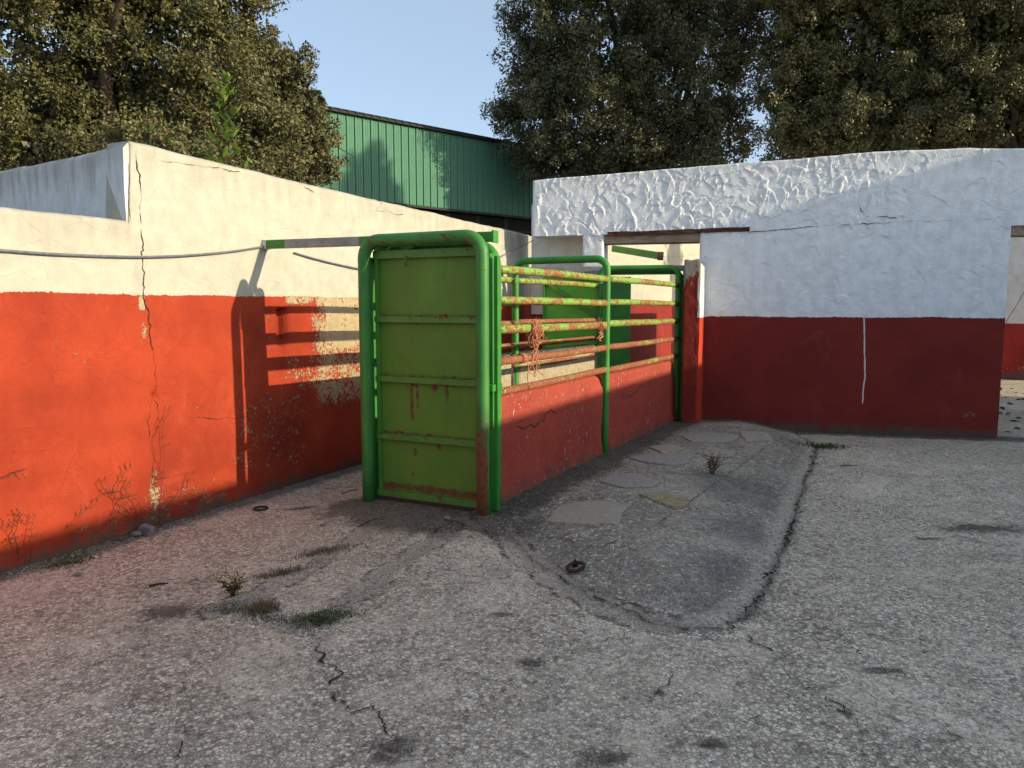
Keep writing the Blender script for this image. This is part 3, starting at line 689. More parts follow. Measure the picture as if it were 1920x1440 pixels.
def rdisp(s,z):
    h=(fbm(s*1.5,z*1.5,14)-.5)*.008+(fbm(s*9,z*9,15)-.5)*.0035
    rough=sstep(fbm(s*2.6,z*2.6,21),.48,.60); h=h+rough*(fbm(s*38,z*38,22,3)-.5)*.0035*sstep(z,1.42,1.5)
    h=h+(fbm(s*26+3*fbm(s*4,z*4,2),z*26,23,3)-.5)*.0022*sstep(z,1.42,1.5)
    for pts,A_,w,B_ in strokes:
        lo=pts.min(0)-.10; hi=pts.max(0)+.10
        k=np.nonzero((s>lo[0])&(s<hi[0])&(z>lo[1])&(z<hi[1]))[0]
        if not len(k): continue
        q=np.stack([s[k],z[k]],1); best=np.full(len(k),9.); sg=np.zeros(len(k)); tt=np.zeros(len(k)); n=len(pts)-1
        for j in range(n):
            a=pts[j]; ab=pts[j+1]-a; t=np.clip(((q-a)@ab)/(ab@ab),0,1); r=q-(a+t[:,None]*ab); d=np.hypot(r[:,0],r[:,1])
            m=d<best; best=np.where(m,d,best); sg=np.where(m,np.sign(ab[0]*r[:,1]-ab[1]*r[:,0]),sg); tt=np.where(m,(j+t)/n,tt)
        fade=np.sin(np.pi*np.clip(tt,.02,.98))**.5
        h[k]+=fade*(A_*np.exp(-(best/w)**2)+B_*sg*np.exp(-(best/.05)**2))
    h=h-.006*sstep(2.50-z,-.01,.01)*sstep(s,sL+5.9,sL+6.2)*0
    return h
rcr=[plane_pts(FR_,L,.010,6,40+i) for i,L in enumerate([[(1400,437),(1500,427),(1600,420),(1655,420)],[(1655,420),(1700,415),(1790,414),(1862,411)],[(1862,411),(1875,424),(1900,430),(1925,428)],[(1692,405),(1693,417)],[(1692,408),(1660,407),(1622,405),(1612,390),(1609,350)],[(1030,463),(1035,520)]])]
rdr=[plane_pts(FR_,[(1620,592),(1621,650),(1622,700),(1618,740),(1617,756)],.004,4,50)]
def rhole(cs,cz):
    o1=(cs<sO2)&(cz<zop)&~((cs>sJ0)&(cs<sJ1)); o2=(cs>sP)&(cz<zop)
    return o1|o2
def rpeel(s,z): return np.where((z<1.42),.06,0)+.25*np.exp(-(((s-FR_.hit(1820,775)[0])/.12)**2+((z-FR_.hit(1820,775)[1])/.06)**2))+.2*np.exp(-((z-.25)/.12)**2)
# explicit z grid: lower rows fixed, band rows scaled to the wavy top
nb_=90
_T=rtop(sa)
Zr=np.concatenate([np.repeat(zb[:,None],len(sa),1), zop+(np.linspace(0,1,nb_)[1:,None])*(_T[None,:]-zop)],0)
class Zgrid: pass
def slab_grid(name, fr, sa, Zg, mat, parent, thick, **kw):
    nz=Zg.shape[0]; frac=np.linspace(0,1,nz)
    # reuse slab by mapping through a top/base trick
    global _ZG; _ZG=Zg
    old=np.meshgrid
    def mg(a,b): return (np.repeat(a[None,:],len(b),0), Zg.copy())
    np.meshgrid=mg
    try: o=slab(name,fr,sa,frac,mat,parent,thick,top=None,**kw)
    finally: np.meshgrid=old
    return o
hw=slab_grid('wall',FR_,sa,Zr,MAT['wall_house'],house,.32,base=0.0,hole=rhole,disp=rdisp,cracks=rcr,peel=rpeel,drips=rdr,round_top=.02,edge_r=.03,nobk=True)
for a_,b_,z0_,z1_ in ((sL+.02,sEnd,zop,3.12),(sO2,sP,0,zop)):
    mb=MB(); mb.add([FR_.world(a_,.318,z0_),FR_.world(b_,.318,z0_),FR_.world(b_,.318,z1_),FR_.world(a_,.318,z1_)],[(3,2,1,0)]); _o=mb.build('rear_face',MAT['soffit'],house); _o.matrix_parent_inverse=house.matrix_world.inverted()
# lintels
def rbar(s0,s1,y,z0,z1,depth,mat,name,jit=0,z0b=None,z1b=None):
    mb=MB(); n=14; vs=[]
    r=random.Random(int(s0*100))
    for k in range(n+1):
        s=s0+(s1-s0)*k/n; j=[r.uniform(-jit,jit) for _ in range(4)]
        a0=z0+((z0b if z0b is not None else z0)-z0)*k/n; a1=z1+((z1b if z1b is not None else z1)-z1)*k/n
        vs+=[FR_.world(s,y+j[0],a0+j[1]),FR_.world(s,y+depth,a0),FR_.world(s,y+depth,a1),FR_.world(s,y+j[2],a1+j[3])]
    fs=[(4*k+i,4*k+(i+1)%4,4*k+4+(i+1)%4,4*k+4+i) for k in range(n) for i in range(4)]+[(3,2,1,0),(4*n,4*n+1,4*n+2,4*n+3)]
    mb.add(vs,fs); o=mb.build(name,mat,house); o.matrix_parent_inverse=house.matrix_world.inverted(); return o
rbar(sJ1+.05,FR_.s(1400),-.022,zop-.015,zop+.03,.12,MAT['wood'],'lintel',.006,zop-.0,zop+.055)
rbar(sJ1+.003,sO2-.003,.02,zop-.11,zop-.006,.29,MAT['soffit'],'soffit_board')
rbar(sP+.003,sEnd-.5,.02,zop-.11,zop-.006,.26,MAT['soffit'],'soffit_board')

# pillar in front of the left end of the house wall
p0=gp(1276,797,.09); pr=gp(1305,799,.09)
pw=(pr-p0).length; pe=Vector((.455,.89)).normalized()
FP=Frame(p0.to_2d(),FR_.d)
pil=empty('red_pillar',(p0.x,p0.y,.0)); tag(pil,'short dark red pillar with grey bare top at the end of the chute','pillar')
bpy.context.view_layer.update()
def ptop(s): return 2.12+(fbm(s*12,s*0,3)-.5)*.03
def ppeel(s,z): return 1.6*sstep(z+ (fbm(s*20,z*8,5)-.5)*.5,1.75,2.05)*(1-.6*(s/pw))
slab('pillar_front',FP,np.linspace(0,pw,24),np.linspace(0,1,120),MAT['pillar'],pil,.40,ptop,0,None,lumps(.018,7,3),(),ppeel,round_top=.02,edge_r=.02)
q1_=FP.world(pw+.004,-.002,0); q2_=FR_.world(sO2+.075,-.002,0)
FP2=Frame(q1_.to_2d(),(q2_-q1_).to_2d())
L2=(q2_-q1_).to_2d().length
slab('pillar_side',FP2,np.linspace(0,L2,12),np.linspace(0,1,80),MAT['pillar_white'],pil,.03,lambda s:2.10-.05*s/L2,0,None,lumps(.012,6,4),(),None,round_top=.02,edge_r=0)

# corridor wall past the opening (continues the line of the left wall)
sC0=sE+.9
FC=FL
crr=slab('corridor_wall',FC,np.arange(sC0,24,.08),np.linspace(0,1,60),MAT['wall_inner'],None,.25,lambda s:3.55+s*0,0,None,lumps(.03,2,8),[plane_pts(FC,[(1215,478),(1250,482),(1300,478)],.02,4,1)],None)
tag(crr,'sunlit white wall with dark red base seen through the opening behind the chute','wall')
# white return pier between left wall and opening
FJ=Frame(FR_.world(FR_.s(982),.45,0).to_2d(),FR_.d)
jl=FR_.s(1092)-FR_.s(982)
js=slab('door_jamb',FJ,np.linspace(0,jl+.25,20),np.linspace(0,1,60),painted('jamb_white_plaster',(.82,.80,.76),(.27,.024,.022),1.45,dirt=.2),None,.2,lambda s:2.95+s*0,0,None,lumps(.02,3,6),(),None)
tag(js,'narrow smooth white pier in the corner between sunlit wall and outbuilding','wall')
# inner yard wall seen past the right end
yw=gp(1893,712,0); FY=Frame((yw.x-1.0,yw.y+.35),(1,-.325))
yo=slab('yard_wall',FY,np.arange(0,9,.06),np.linspace(0,1,80),MAT['wall_yard'],None,.25,lambda s:4.6+s*0,0,None,lumps(.05,3,18),(),None)
tag(yo,'distant white and red yard wall seen past the right end of the outbuilding','wall')
# unseen wall added inside to shade the corridor wall, parallel to it
pa=FR_.world(sO2+1.4,.4,0); FQ=Frame(pa.to_2d(),LD)
po=slab('added_shade_wall',FQ,np.arange(0,7,.2),np.linspace(0,1,12),MAT['wall_inner'],None,.2,lambda s:2.35+s*0,0,None,None,(),None)
tag(po,'unseen wall added behind the outbuilding to shade the corridor wall','wall')

# buildings outside the picture, to the right and behind, that shade the yard
def off(sv,yv): return FL.world(sv,yv,0)
D1=11.0; path=D1/abs(Vector((-to_sun.x,-to_sun.y)).normalized().dot(LN))
H1=.16+path*SUNT*1.0
shb=empty('farm_building'); tag(shb,'long white farm building beyond the right edge of the picture, shading the yard','building')
mb=MB()
a=off(-22,-D1); b=off(0,-D1)
corner=FR_.world(sEnd+.05,0,0)
def quadbox(mb,p,q,depth,z1):
    d=(q-p).to_2d().normalized(); n=Vector((d.y,-d.x)); e=Vector((n.x*depth,n.y*depth,0)); z=Vector((0,0,z1)); l=Vector((0,0,-.1))
    vs=[p+l,q+l,q+e+l,p+e+l,p+z,q+z,q+e+z,p+e+z]; mb.add(vs,[(3,2,1,0),(4,5,6,7),(0,1,5,4),(1,2,6,5),(2,3,7,6),(3,0,4,7)])
sw=0
tt=(corner.to_2d()-FL.p).dot(FL.d)
b=off(tt+2.0,-D1)
quadbox(mb,a,b,5,H1); mb.build('wall',simple('farm_plaster',(.7,.68,.62),None,5),shb)
# taller gable end just in line with the outbuilding
gab=empty('gable_block'); tag(gab,'taller gable block beyond the right edge of the picture','building')
gs=FR_.s(1880); zz=3.36; xs=FR_.world(gs,0,0)
g0=FR_.world(sEnd+.15,-1.0,0); dist=(g0-xs).to_2d().length
Hg=zz+dist*SUNT
mb=MB(); e=FR_.world(sEnd+.15+4,-1.0,0); f=FR_.world(sEnd+4.15,4,0); g=FR_.world(sEnd+.15,4,0)
vs=[Vector((p.x,p.y,z)) for z in(-.1,Hg) for p in(g0,e,f,g)]; mb.add(vs,[(3,2,1,0),(4,5,6,7),(0,1,5,4),(1,2,6,5),(2,3,7,6),(3,0,4,7)])
mb.build('wall',simple('gable_plaster',(.7,.68,.62),None,5),gab)

# ------------------------------------------------------------------ chute: low walls
def low_wall(name,label,u0,u1,w,zt,mat,capm,thick=.2,cutL=0.0,cutR=0.0,front=True,seed=0):
    p=ch(u0,w); q=ch(u1,w); fr=Frame(p.to_2d(),(q-p).to_2d()); L=(q-p).length
    root=empty(name,(p.x,p.y,0)); tag(root,label,'wall','low masonry walls of the chute'); bpy.context.view_layer.update()
    def tp(s):
        t=zt+(fbm(s*5,s*0+seed,seed)-.5)*.02
        t=t-cutR*sstep(s,L-.16,L)-cutL*(1-sstep(s,0,.1)); return t
    d=lambda s,z:(fbm(s*1.6,z*1.6,seed)-.5)*.05+(fbm(s*8,z*8,seed+1)-.5)*.012+.03*(1-sstep(z,0,.35))
    cr=[jag([(L*.15,.62),(L*.3,.60),(L*.42,.68),(L*.58,.66)],.03,5,seed),jag([(L*.8,.8),(L*.78,.6)],.01,5,seed+2)]
    slab('wall_face',fr,np.arange(0,L,.025).tolist()+[L],np.linspace(0,1,50),mat,root,thick,tp,0,None,d,cr,(lambda s,z:.22*sstep(z,.55,.85)+.12*np.exp(-((z-.3)/.15)**2)),round_top=.03,edge_r=.03)
    return root,fr,L
TH=.20
low_wall('low_wall','low faded red wall under the pipe rails, beside the front gate',.16,UM-.07,-.0,.905,MAT['chute_red'],None,TH,0,.12,seed=1)
low_wall('low_wall','low faded red wall with a broken end, next to the dark red pillar',UM+.06,UF-.02,-.0,.885,MAT['chute_red'],None,TH,0,.35,seed=2)
for k,(u0,u1,lb) in enumerate([(.16,UM-.05,'cream unpainted low wall on the far side of the chute, seen between the rails'),(UM+.05,UF-.05,'farther cream low wall of the chute, behind the middle hoop')]):
    rt,fr,L=low_wall('low_wall',lb,u0,u1,WC-.02,1.03,MAT['chute_cream'],None,.18,0,.06,seed=5+k)
    mb=MB(); n=int(L/.05); r=random.Random(k)
    pts=[]; vs=[]; 
    for i in range(n+1):
        s=L*i/n; zz=1.032+r.uniform(-.006,.006)
        for yy,z in ((-.005+r.uniform(-.006,.006),zz-.02),(.0,zz+.03),(.18,zz+.035),(.19,zz-.02)): vs.append(fr.world(s,yy,z))
    mb.add(vs,[(4*i+j,4*i+(j+1)%4,4*i+4+(j+1)%4,4*i+4+j) for i in range(n) for j in range(4)]+[(3,2,1,0),(4*n,4*n+1,4*n+2,4*n+3)])
    o=mb.build('wall_cap',MAT['chute_cap'],rt); o.matrix_parent_inverse=rt.matrix_world.inverted()

# ------------------------------------------------------------------ pipes
def hoop_pts(u,w0,w1,zb,zt,rad,n=8):
    pts=[ch(u,w0,zb)]
    for z in np.linspace(zb,zt-rad,7)[1:]: pts.append(ch(u,w0,z))
    s=1 if w1>w0 else -1
    for k in range(1,n+1):
        a=math.pi/2*k/n; pts.append(ch(u,w0+s*rad*(1-math.cos(a)),zt-rad+rad*math.sin(a)))
    for w in np.linspace(w0+s*rad,w1-s*rad,6)[1:]: pts.append(ch(u,w,zt))
    for k in range(1,n+1):
        a=math.pi/2*k/n; pts.append(ch(u,w1-s*rad*(1-math.sin(a)),zt-rad+rad*math.cos(a)))
    for z in np.linspace(zt-rad,zb,7)[1:]: pts.append(ch(u,w1,z))
    return pts
def child_fix(o,root):
    o.parent=root; o.matrix_parent_inverse=Matrix.Translation(-Vector(root.location)); return o
def add_rust_attr(o, fn):
    me=o.data; n=len(me.vertices); v=np.empty(n*3,np.float32); me.vertices.foreach_get('co',v); v=v.reshape(-1,3)
    a=me.attributes.new('rust','FLOAT','POINT'); a.data.foreach_set('value',np.asarray(fn(v),np.float32))
def across(u0,w,z,u1=None): return ch(u0,w,z)

# ---- near sliding gate
PRF=.047
gate=empty('sliding_gate',(A.x,A.y,PAD)); tag(gate,'tall green steel sliding gate closed in its pipe frame, nearest the viewer','gate')
ZT=2.035
mb=MB(); mb.tube(hoop_pts(0,0,1.0,-.0,ZT,.13),PRF,20); o=child_fix(mb.build('pipe_frame',MAT['green_front']),gate)
def rustf(v):
    d=np.hypot(v[:,0]-A.x,v[:,1]-A.y); 
    return .80*((d<.14)&(v[:,2]<.86))*(.75+.4*np.sin(v[:,2]*9))*(((v[:,0]-A.x)*(-.55)+(v[:,1]-A.y)*(-.83))>.005)+.16*(v[:,2]>ZT-.08)
add_rust_attr(o,rustf)
UR=.17
mb=MB(); mb.tube(hoop_pts(UR,-.005,1.0,-.0,ZT-.06,.13),.043,18); child_fix(mb.build('pipe_frame',MAT['green']),gate)
# door leaf between the frames
door=empty('door_leaf'); door.location=ch(.1,.5,PAD); door.parent=gate; door.matrix_parent_inverse=Matrix.Translation(-Vector(gate.location))
bpy.context.view_layer.update()
gdir=Vector((GD.x,GD.y,0)); cdir=Vector((CD.x,CD.y,0)); gn=Vector((GD.y,-GD.x,0)); gn = gn if gn.dot(cdir)<0 else -gn   # towards the viewer
UD=.095
def dk(o): o.parent=door; o.matrix_parent_inverse=door.matrix_world.inverted(); return o
# sheet
nS,nZ=40,90
w=np.linspace(.055,.955,nS); z=np.linspace(.13,1.92,nZ)
Wg,Zg=np.meshgrid(w,z); 
dsp=.0035*np.sin(Wg*9+Zg*1.5)+.006*(fbm(Wg*3,Zg*2,6)-.5)
seam=.004*np.exp(-((Wg-.62)/.006)**2)+.004*np.exp(-((Wg-.33)/.006)**2)
Pw=np.stack([A.x+CD.x*UD+GD.x*Wg+gn.x*(dsp-seam),A.y+CD.y*UD+GD.y*Wg+gn.y*(dsp-seam),Zg],-1).reshape(-1,3)
I=np.arange(nS*nZ).reshape(nZ,nS); Fq=np.stack([I[:-1,:-1].ravel(),I[:-1,1:].ravel(),I[1:,1:].ravel(),I[1:,:-1].ravel()],1)
bars=[.565,1.005,1.455]
rust_shade_v=.22*fbm(Wg*14,Zg*1.1,4)-.08
for bz in bars+[1.93]: rust_shade_v=np.maximum(rust_shade_v,.20*np.exp(-((bz-Zg)/.07)**2)*(Zg<bz))  # painted shade beneath the bars, carried along with the rust
for bz in bars+[.15]: rust_shade_v=np.maximum(rust_shade_v,.46*np.exp(-((Zg-bz-.02)/.022)**2*(Zg>bz)-((Zg-bz)/.02)**2*(Zg<=bz)))
rust_shade_v=np.maximum(rust_shade_v,.56*np.exp(-((Zg-.175)/.035)**2))
for (wx,z0,z1,wd) in [(.66,.70,.99,.014),(.615,.80,.98,.010),(.36,.86,.99,.010),(.69,.45,.62,.006),(.64,.33,.42,.006),(.18,.78,.9,.006),(.46,.93,.98,.02),(.63,.43,.47,.008),(.42,.50,.56,.01),(.66,.26,.3,.008)]:
    rust_shade_v=np.maximum(rust_shade_v,.75*np.exp(-((Wg-wx)/wd)**2)*sstep(Zg,z0-.02,z0)*(1-sstep(Zg,z1,z1+.02)))
sheet=dk(mesh_np('sheet_panel',Pw,Fq,MAT['green_door'],{'rust':rust_shade_v.ravel()}))
md=sheet.modifiers.new('s','SOLIDIFY'); md.thickness=.006; md.offset=0
def gbar(w0,w1,z,hh,dep,name,u=UD,mat='green_bar',off_=.02,rust=.25):
    mb=MB(); n=12
    for i in range(1):
        a=ch(u,w0,z)+gn*off_; b=ch(u,w1,z)+gn*off_; mb.bar(a,b,dep,hh,bevel=.003)
    o=dk(mb.build(name,MAT[mat])); add_rust_attr(o,lambda v:rust*(v[:,2]>z)+.0*v[:,0]); return o
for bz in bars: gbar(.05,.965,bz,.045,.035,'crossbar',rust=.2)
gbar(.05,.965,1.935,.060,.045,'top_rail',rust=.12); gbar(.05,.965,.115,.060,.045,'bottom_rail',rust=.15)
for w_ in (.065,.945):
    mb=MB(); mb.bar(ch(UD,w_,.09)+gn*.012,ch(UD,w_,1.93)+gn*.012,.035,.03,up=gdir,bevel=.003); dk(mb.build('side_rail',MAT['green_bar']))
mb=MB(); mb.bar(ch(UD,-.062,.09),ch(UD,-.062,1.90),.035,.025,up=gdir,bevel=.002); dk(mb.build('edge_strip',MAT['rail'] if False else MAT['green']))
mb=MB(); mb.bar(ch(UD+.01,-.06,.98),ch(UD+.01,-.0,.98),.15,.05,bevel=.003); child_fix(mb.build('latch_strap',MAT['green']),gate)
for w_ in (-.012,1.008):
    mb=MB(); mb.bar(ch(.118,w_,.03),ch(.118,w_,1.90),.010,.095,up=cdir) if False else mb.bar(ch(.118,w_,.05),ch(.118,w_,1.92),.092,.012,up=gdir,bevel=.002); child_fix(mb.build('guide_channel',MAT['green']),gate)
# hangers
for w_ in (.66,):
    mb=MB(); mb.tube([ch(UD-.02,w_,1.93),ch(UD-.02,w_,2.0)],.009,8); mb.box(ch(UD-.02,w_,1.985),(.11,.04,.022),Matrix.Rotation(math.atan2(GD.y,GD.x),3,'Z'),.004)
    mb.tube([ch(UD-.055,w_,1.84),ch(UD-.055,w_,1.92)],.008,8); mb.tube([ch(UD-.03,w_-.03,1.965),ch(UD-.03,w_+.03,1.965)],.014,8)
    dk(mb.build('hanger',MAT['green_front']))
# floor track
mb=MB(); mb.bar(ch(.055,.05,.075),ch(.055,.96,.075),.02,.05); mb.bar(ch(.02,.04,.045),ch(.02,.98,.045),.02,.04); child_fix(mb.build('floor_track',MAT['iron']),gate)
# overhead beam to the wall
def wall_hit(u,z):
    p=ch(u,0); g=Vector((GD.x,GD.y)); t=(FL.p-p.to_2d()).dot(FL.n)/g.dot(FL.n); return t
tw=wall_hit(.10,2)
zb0,zb1=2.035,2.075
def zbeam(w): return 2.035+.02*w/tw
for n_,w0,w1,mt in [('beam_end',tw-.045,tw-.004,'white_chip'),('beam',tw-.24,tw-.045,'green'),('beam',1.10,tw-.24,'galv'),('beam',-.035,1.10,'green')]:
    mb=MB(); g_=0.0 if n_!='beam_end' else .006
    mb.bar(ch(.10,w0,zbeam(w0)),ch(.10,w1,zbeam(w1)),.062+g_,.068+g_,bevel=.004); child_fix(mb.build(n_,MAT[mt]),gate)
mb=MB(); mb.bar(ch(.10,-.036,zbeam(0)),ch(.10,-.052,zbeam(0)),.075,.085,bevel=.003); child_fix(mb.build('beam_cap',MAT['green']),gate)
mb=MB(); vs=[ch(.115,1.0,2.0),ch(.115,.86,2.0),ch(.115,1.0,1.86),ch(.135,1.0,2.0),ch(.135,.86,2.0),ch(.135,1.0,1.86)]
mb.add(vs,[(0,1,2),(5,4,3),(0,3,4,1),(1,4,5,2),(2,5,3,0)]); child_fix(mb.build('gusset',MAT['green']),gate)

# ---- middle hoop
hp=empty('pipe_hoop',(MID.x,MID.y,PAD)); tag(hp,'green pipe hoop standing over the middle of the chute','hoop')
mb=MB(); mb.tube(hoop_pts(UM,0,WC,0,2.01,.11),.036,18); child_fix(mb.build('hoop_pipe',MAT['green']),hp)

# ---- rails
ZR=[1.815,1.59,1.38,1.155,.935]
def rails(label,u0,u1,w,seed,mats):
    p=ch(u0,w,.9); root=empty('pipe_railing',(p.x,p.y,.9)); tag(root,label,'railing','pipe railings of the chute')
    r=random.Random(seed)
    for k,z in enumerate(ZR):
        mb=MB(); n=10; pts=[]
        for i in range(n+1):
            t=i/n; pts.append(ch(u0+(u1-u0)*t,w,z+.006*math.sin(t*3.1+k)+r.uniform(-.0015,.0015)))
        rad=.030 if k!=2 else .034
        mb.tube(pts,rad if k else .031,14); o=child_fix(mb.build('rail',MAT[mats[k]]),root)
mA=['rail','rail','rail','rail_rusty','rail_rusty']
rails('flaking green pipe rails between the front gate and the middle hoop, near side',UR+.02,UM,0,1,mA)
rails('flaking green pipe rails between the middle hoop and the dark red pillar, near side',UM,UF,0,2,mA)
rails('rusted pipe rails on the far side of the chute behind the front gate',UR+.02,UM,WC,3,['rail','rail','rail_rusty','rail_rusty','rail_rusty'])
rails('rusted pipe rails on the far side of the chute behind the middle hoop',UM,UF,WC,4,['rail','rail','rail_rusty','rail_rusty','rail_rusty'])

# ---- far gate
GD2=Vector((-1,RWK)).normalized(); gdir2=Vector((GD2.x,GD2.y,0))
def ch2(u,w,z=0.0):
    return Vector((A.x+CD.x*u+GD2.x*w, A.y+CD.y*u+GD2.y*w, z))
def hoop_pts2(*a):
    global ch
    o=ch; ch=ch2
    try: return hoop_pts(*a)
    finally: ch=o
def wall_hit2(u):
    p=ch2(u,0); return (FL.p-p.to_2d()).dot(FL.n)/GD2.dot(FL.n)
fg=empty('sliding_gate',(FAR.x,FAR.y,PAD)); tag(fg,'green sliding gate slid open behind the rails, farthest from the viewer','gate')
mb=MB(); mb.tube(hoop_pts2(UF,0,WC,.0,2.035,.11),.036,18); child_fix(mb.build('pipe_frame',MAT['green']),fg)
mb=MB(); mb.tube(hoop_pts2(UF+.14,-.0,WC,.0,1.99,.11),.034,16); child_fix(mb.build('pipe_frame',MAT['green']),fg)
mb=MB(); mb.bar(ch2(UF+.07,-.045,.1),ch2(UF+.07,-.045,2.0),.05,.02,up=gdir2); child_fix(mb.build('edge_strip',MAT['green']),fg)
dr2=empty('door_leaf'); dr2.location=ch2(UF+.08,1.4,PAD); child_fix(dr2,fg); bpy.context.view_layer.update()
def dk2(o): o.parent=dr2; o.matrix_parent_inverse=dr2.matrix_world.inverted(); return o
mb=MB(); mb.bar(ch2(UF+.07,.92,1.02),ch2(UF+.07,1.74,1.02),.008,1.78); dk2(mb.build('sheet_panel',MAT['green_lit']))
mb=MB(); mb.bar(ch2(UF+.04,1.72,1.88),ch2(UF+.04,.95,1.38),.03,.05); dk2(mb.build('brace',MAT['green_bar']))
for z_ in (1.91,.14): mb=MB(); mb.bar(ch2(UF+.05,.92,z_),ch2(UF+.05,1.74,z_),.04,.05,bevel=.003); dk2(mb.build('crossbar',MAT['green_bar']))
for w_ in (.93,1.73): mb=MB(); mb.bar(ch2(UF+.05,w_,.14),ch2(UF+.05,w_,1.9),.04,.03,up=gdir2,bevel=.003); dk2(mb.build('side_rail',MAT['green_bar']))
mb=MB(); mb.bar(ch2(UF+.05,1.79,1.42),ch2(UF+.05,1.79,1.28),.02,.012,up=gdir2); mb.bar(ch2(UF+.05,1.75,1.35),ch2(UF+.05,1.79,1.35),.02,.02); dk2(mb.build('door_handle',MAT['green_bar']))
t2=wall_hit2(UF+.07)
mb=MB(); mb.bar(ch2(UF+.07,-.07,2.03),ch2(UF+.07,t2-.01,2.03),.06,.07,bevel=.004); child_fix(mb.build('beam',MAT['galv']),fg)
# dark upright door leaf standing behind the far hoop
mb=MB(); mb.bar(ch2(UF+.10,.62,1.02),ch2(UF+.10,.90,1.02),.01,1.82); child_fix(mb.build('fixed_panel',MAT['green']),fg)
# green bracket beam deeper inside
ib=empty('bracket_beam',FC.world(FC.s(1160),0,2.6)); tag(ib,'short green bracket beam sticking out under the lintel of the opening','beam')
b0=FC.world(FC.s(1145),0,0); e1=yp(1238,480,11.9); e0=yp(1150,466,13.6)
mb=MB(); mb.bar(e0,e1,.07,.11,bevel=.004); child_fix(mb.build('beam',MAT['green']),ib)
mb=MB(); mb.bar(e1,e1+(e1-e0).normalized()*.02,.09,.13); child_fix(mb.build('beam_cap',MAT['iron']),ib)

# ------------------------------------------------------------------ cables
def cable(label,pts,r,mat=None,name='cable',cat='cable'):
    P=[Vector(p) for p in pts]; out=[]
    for i in range(len(P)-1):
        p0=P[max(i-1,0)];p1=P[i];p2=P[i+1];p3=P[min(i+2,len(P)-1)]
        for k in range(6):
            t=k/6; out.append(.5*((2*p1)+(-p0+p2)*t+(2*p0-5*p1+4*p2-p3)*t*t+(-p0+3*p1-3*p2+p3)*t**3))
    out.append(P[-1]); mb=MB(); mb.tube(out,r,8); o=mb.build(name,mat or MAT['cable']); return tag(o,label,cat)
def onL(px,py,off_=.022):
    s,z=FL.hit(px,py); return FL.world(s,-off_,z)
cable('grey cable sagging across the sunlit white wall to the beam end',[onL(x,y) for x,y in [(-60,466),(0,470),(100,477),(200,481),(270,482),(350,479),(430,472),(490,463),(512,461)]],.0085)
cable('short grey cable leaving the beam end and dropping behind the gate',[onL(x,y) for x,y in [(548,474),(590,486),(640,498),(700,509),(800,520)]],.0075)
cable('thin wire rising from behind the gate to the corner of the outbuilding',[onL(880,510,.05),onL(930,482,.08),onL(965,463,.1),FR_.world(sL+.02,-.02,2.42)],.005)
w0=yp(1886,604,8.75); w1=yp(1935,520,9.2)
cable('thin wire slanting across the right opening',[w0,(w0+w1)/2+Vector((0,0,-.02)),w1],.004)

# ------------------------------------------------------------------ twine
def twine(label,c,size,n,seed,drop):
    r=random.Random(seed); mb=MB()
    for k in range(n):
        pts=[]; a=r.uniform(0,6.3); ax=r.uniform(.5,1)*size; bx=r.uniform(.5,1.1)*size; ph=r.uniform(0,6.3)
        ox=Vector((r.uniform(-.3,.3)*size,r.uniform(-.2,.1)*size,r.uniform(-.5,.4)*size))
        for i in range(16):
            t=i/15*r.uniform(4.5,6.5) if False else i/15*5.6
            pts.append(c+ox+cdir*(ax*math.cos(t+ph)*.8+r.gauss(0,.004))+gn*0+Vector((CD.y,-CD.x,0))*(.035+.02*math.sin(2*t+a))+Vector((0,0,bx*math.sin(t+ph)+r.gauss(0,.004))))
        mb.tube(pts,.0030,5)
    for k in range(4):   # hanging strands
        x=r.uniform(-.3,.3)*size; pts=[c+cdir*(x+r.gauss(0,.008)*i+ .01*i*r.choice((-1,1))*.3)+Vector((CD.y,-CD.x,0))*.038+Vector((0,0,-drop*i/7)) for i in range(8)]
        mb.tube(pts,.0045,5)
    for k in range(26):   # fray
        d=Vector((r.gauss(0,1),r.gauss(0,1),r.gauss(0,1))).normalized(); q=c+Vector((CD.y,-CD.x,0))*.04+Vector((d.x*size*.6,d.y*size*.2,d.z*size*.8))
        mb.tube([q,q+d*.03,q+d*.05+Vector((0,0,.01))],.0016,4)
    for j in range(3):
        pts=[c+cdir*(.012*j-.01)+Vector((CD.y,-CD.x,0))*(.036*math.cos(t))+Vector((0,0,.036*math.sin(t))) for t in np.linspace(0,6.28,12)]
        mb.tube(pts,.004,5)
    o=mb.build('twine_bundle',MAT['twine']); tag(o,label,'twine')
def on_side(px,z):
    r=ray(px,600); best=None
    p=A.to_2d(); n=Vector((CD.y,-CD.x)); k=Vector((r.x,r.y)); t=p.dot(n)/k.dot(n); q=k*t; return Vector((q.x,q.y,z))
twine('large tangle of frayed orange twine tied round the rails near the front gate',on_side(996,1.345),.082,30,2,.34)
twine('small knot of orange twine on the rail beside the middle hoop',on_side(1120,1.37),.035,5,3,.14)
mb=MB(); c=on_side(978,1.155); 
for j in range(5):
    pts=[c+cdir*(.012*j-.02)+Vector((CD.y,-CD.x,0))*(.038*math.cos(t))+Vector((0,0,.038*math.sin(t))) for t in np.linspace(0,6.28,12)]; mb.tube(pts,.004,5)
pts=[c+Vector((CD.y,-CD.x,0))*.04+cdir*(.01*i+.02*math.sin(i))+Vector((0,0,-.035*i)) for i in range(8)]; mb.tube(pts,.004,5)
tag(mb.build('twine_wrap',MAT['twine']),'few turns of orange twine wrapped on a lower rail below the large tangle','twine')

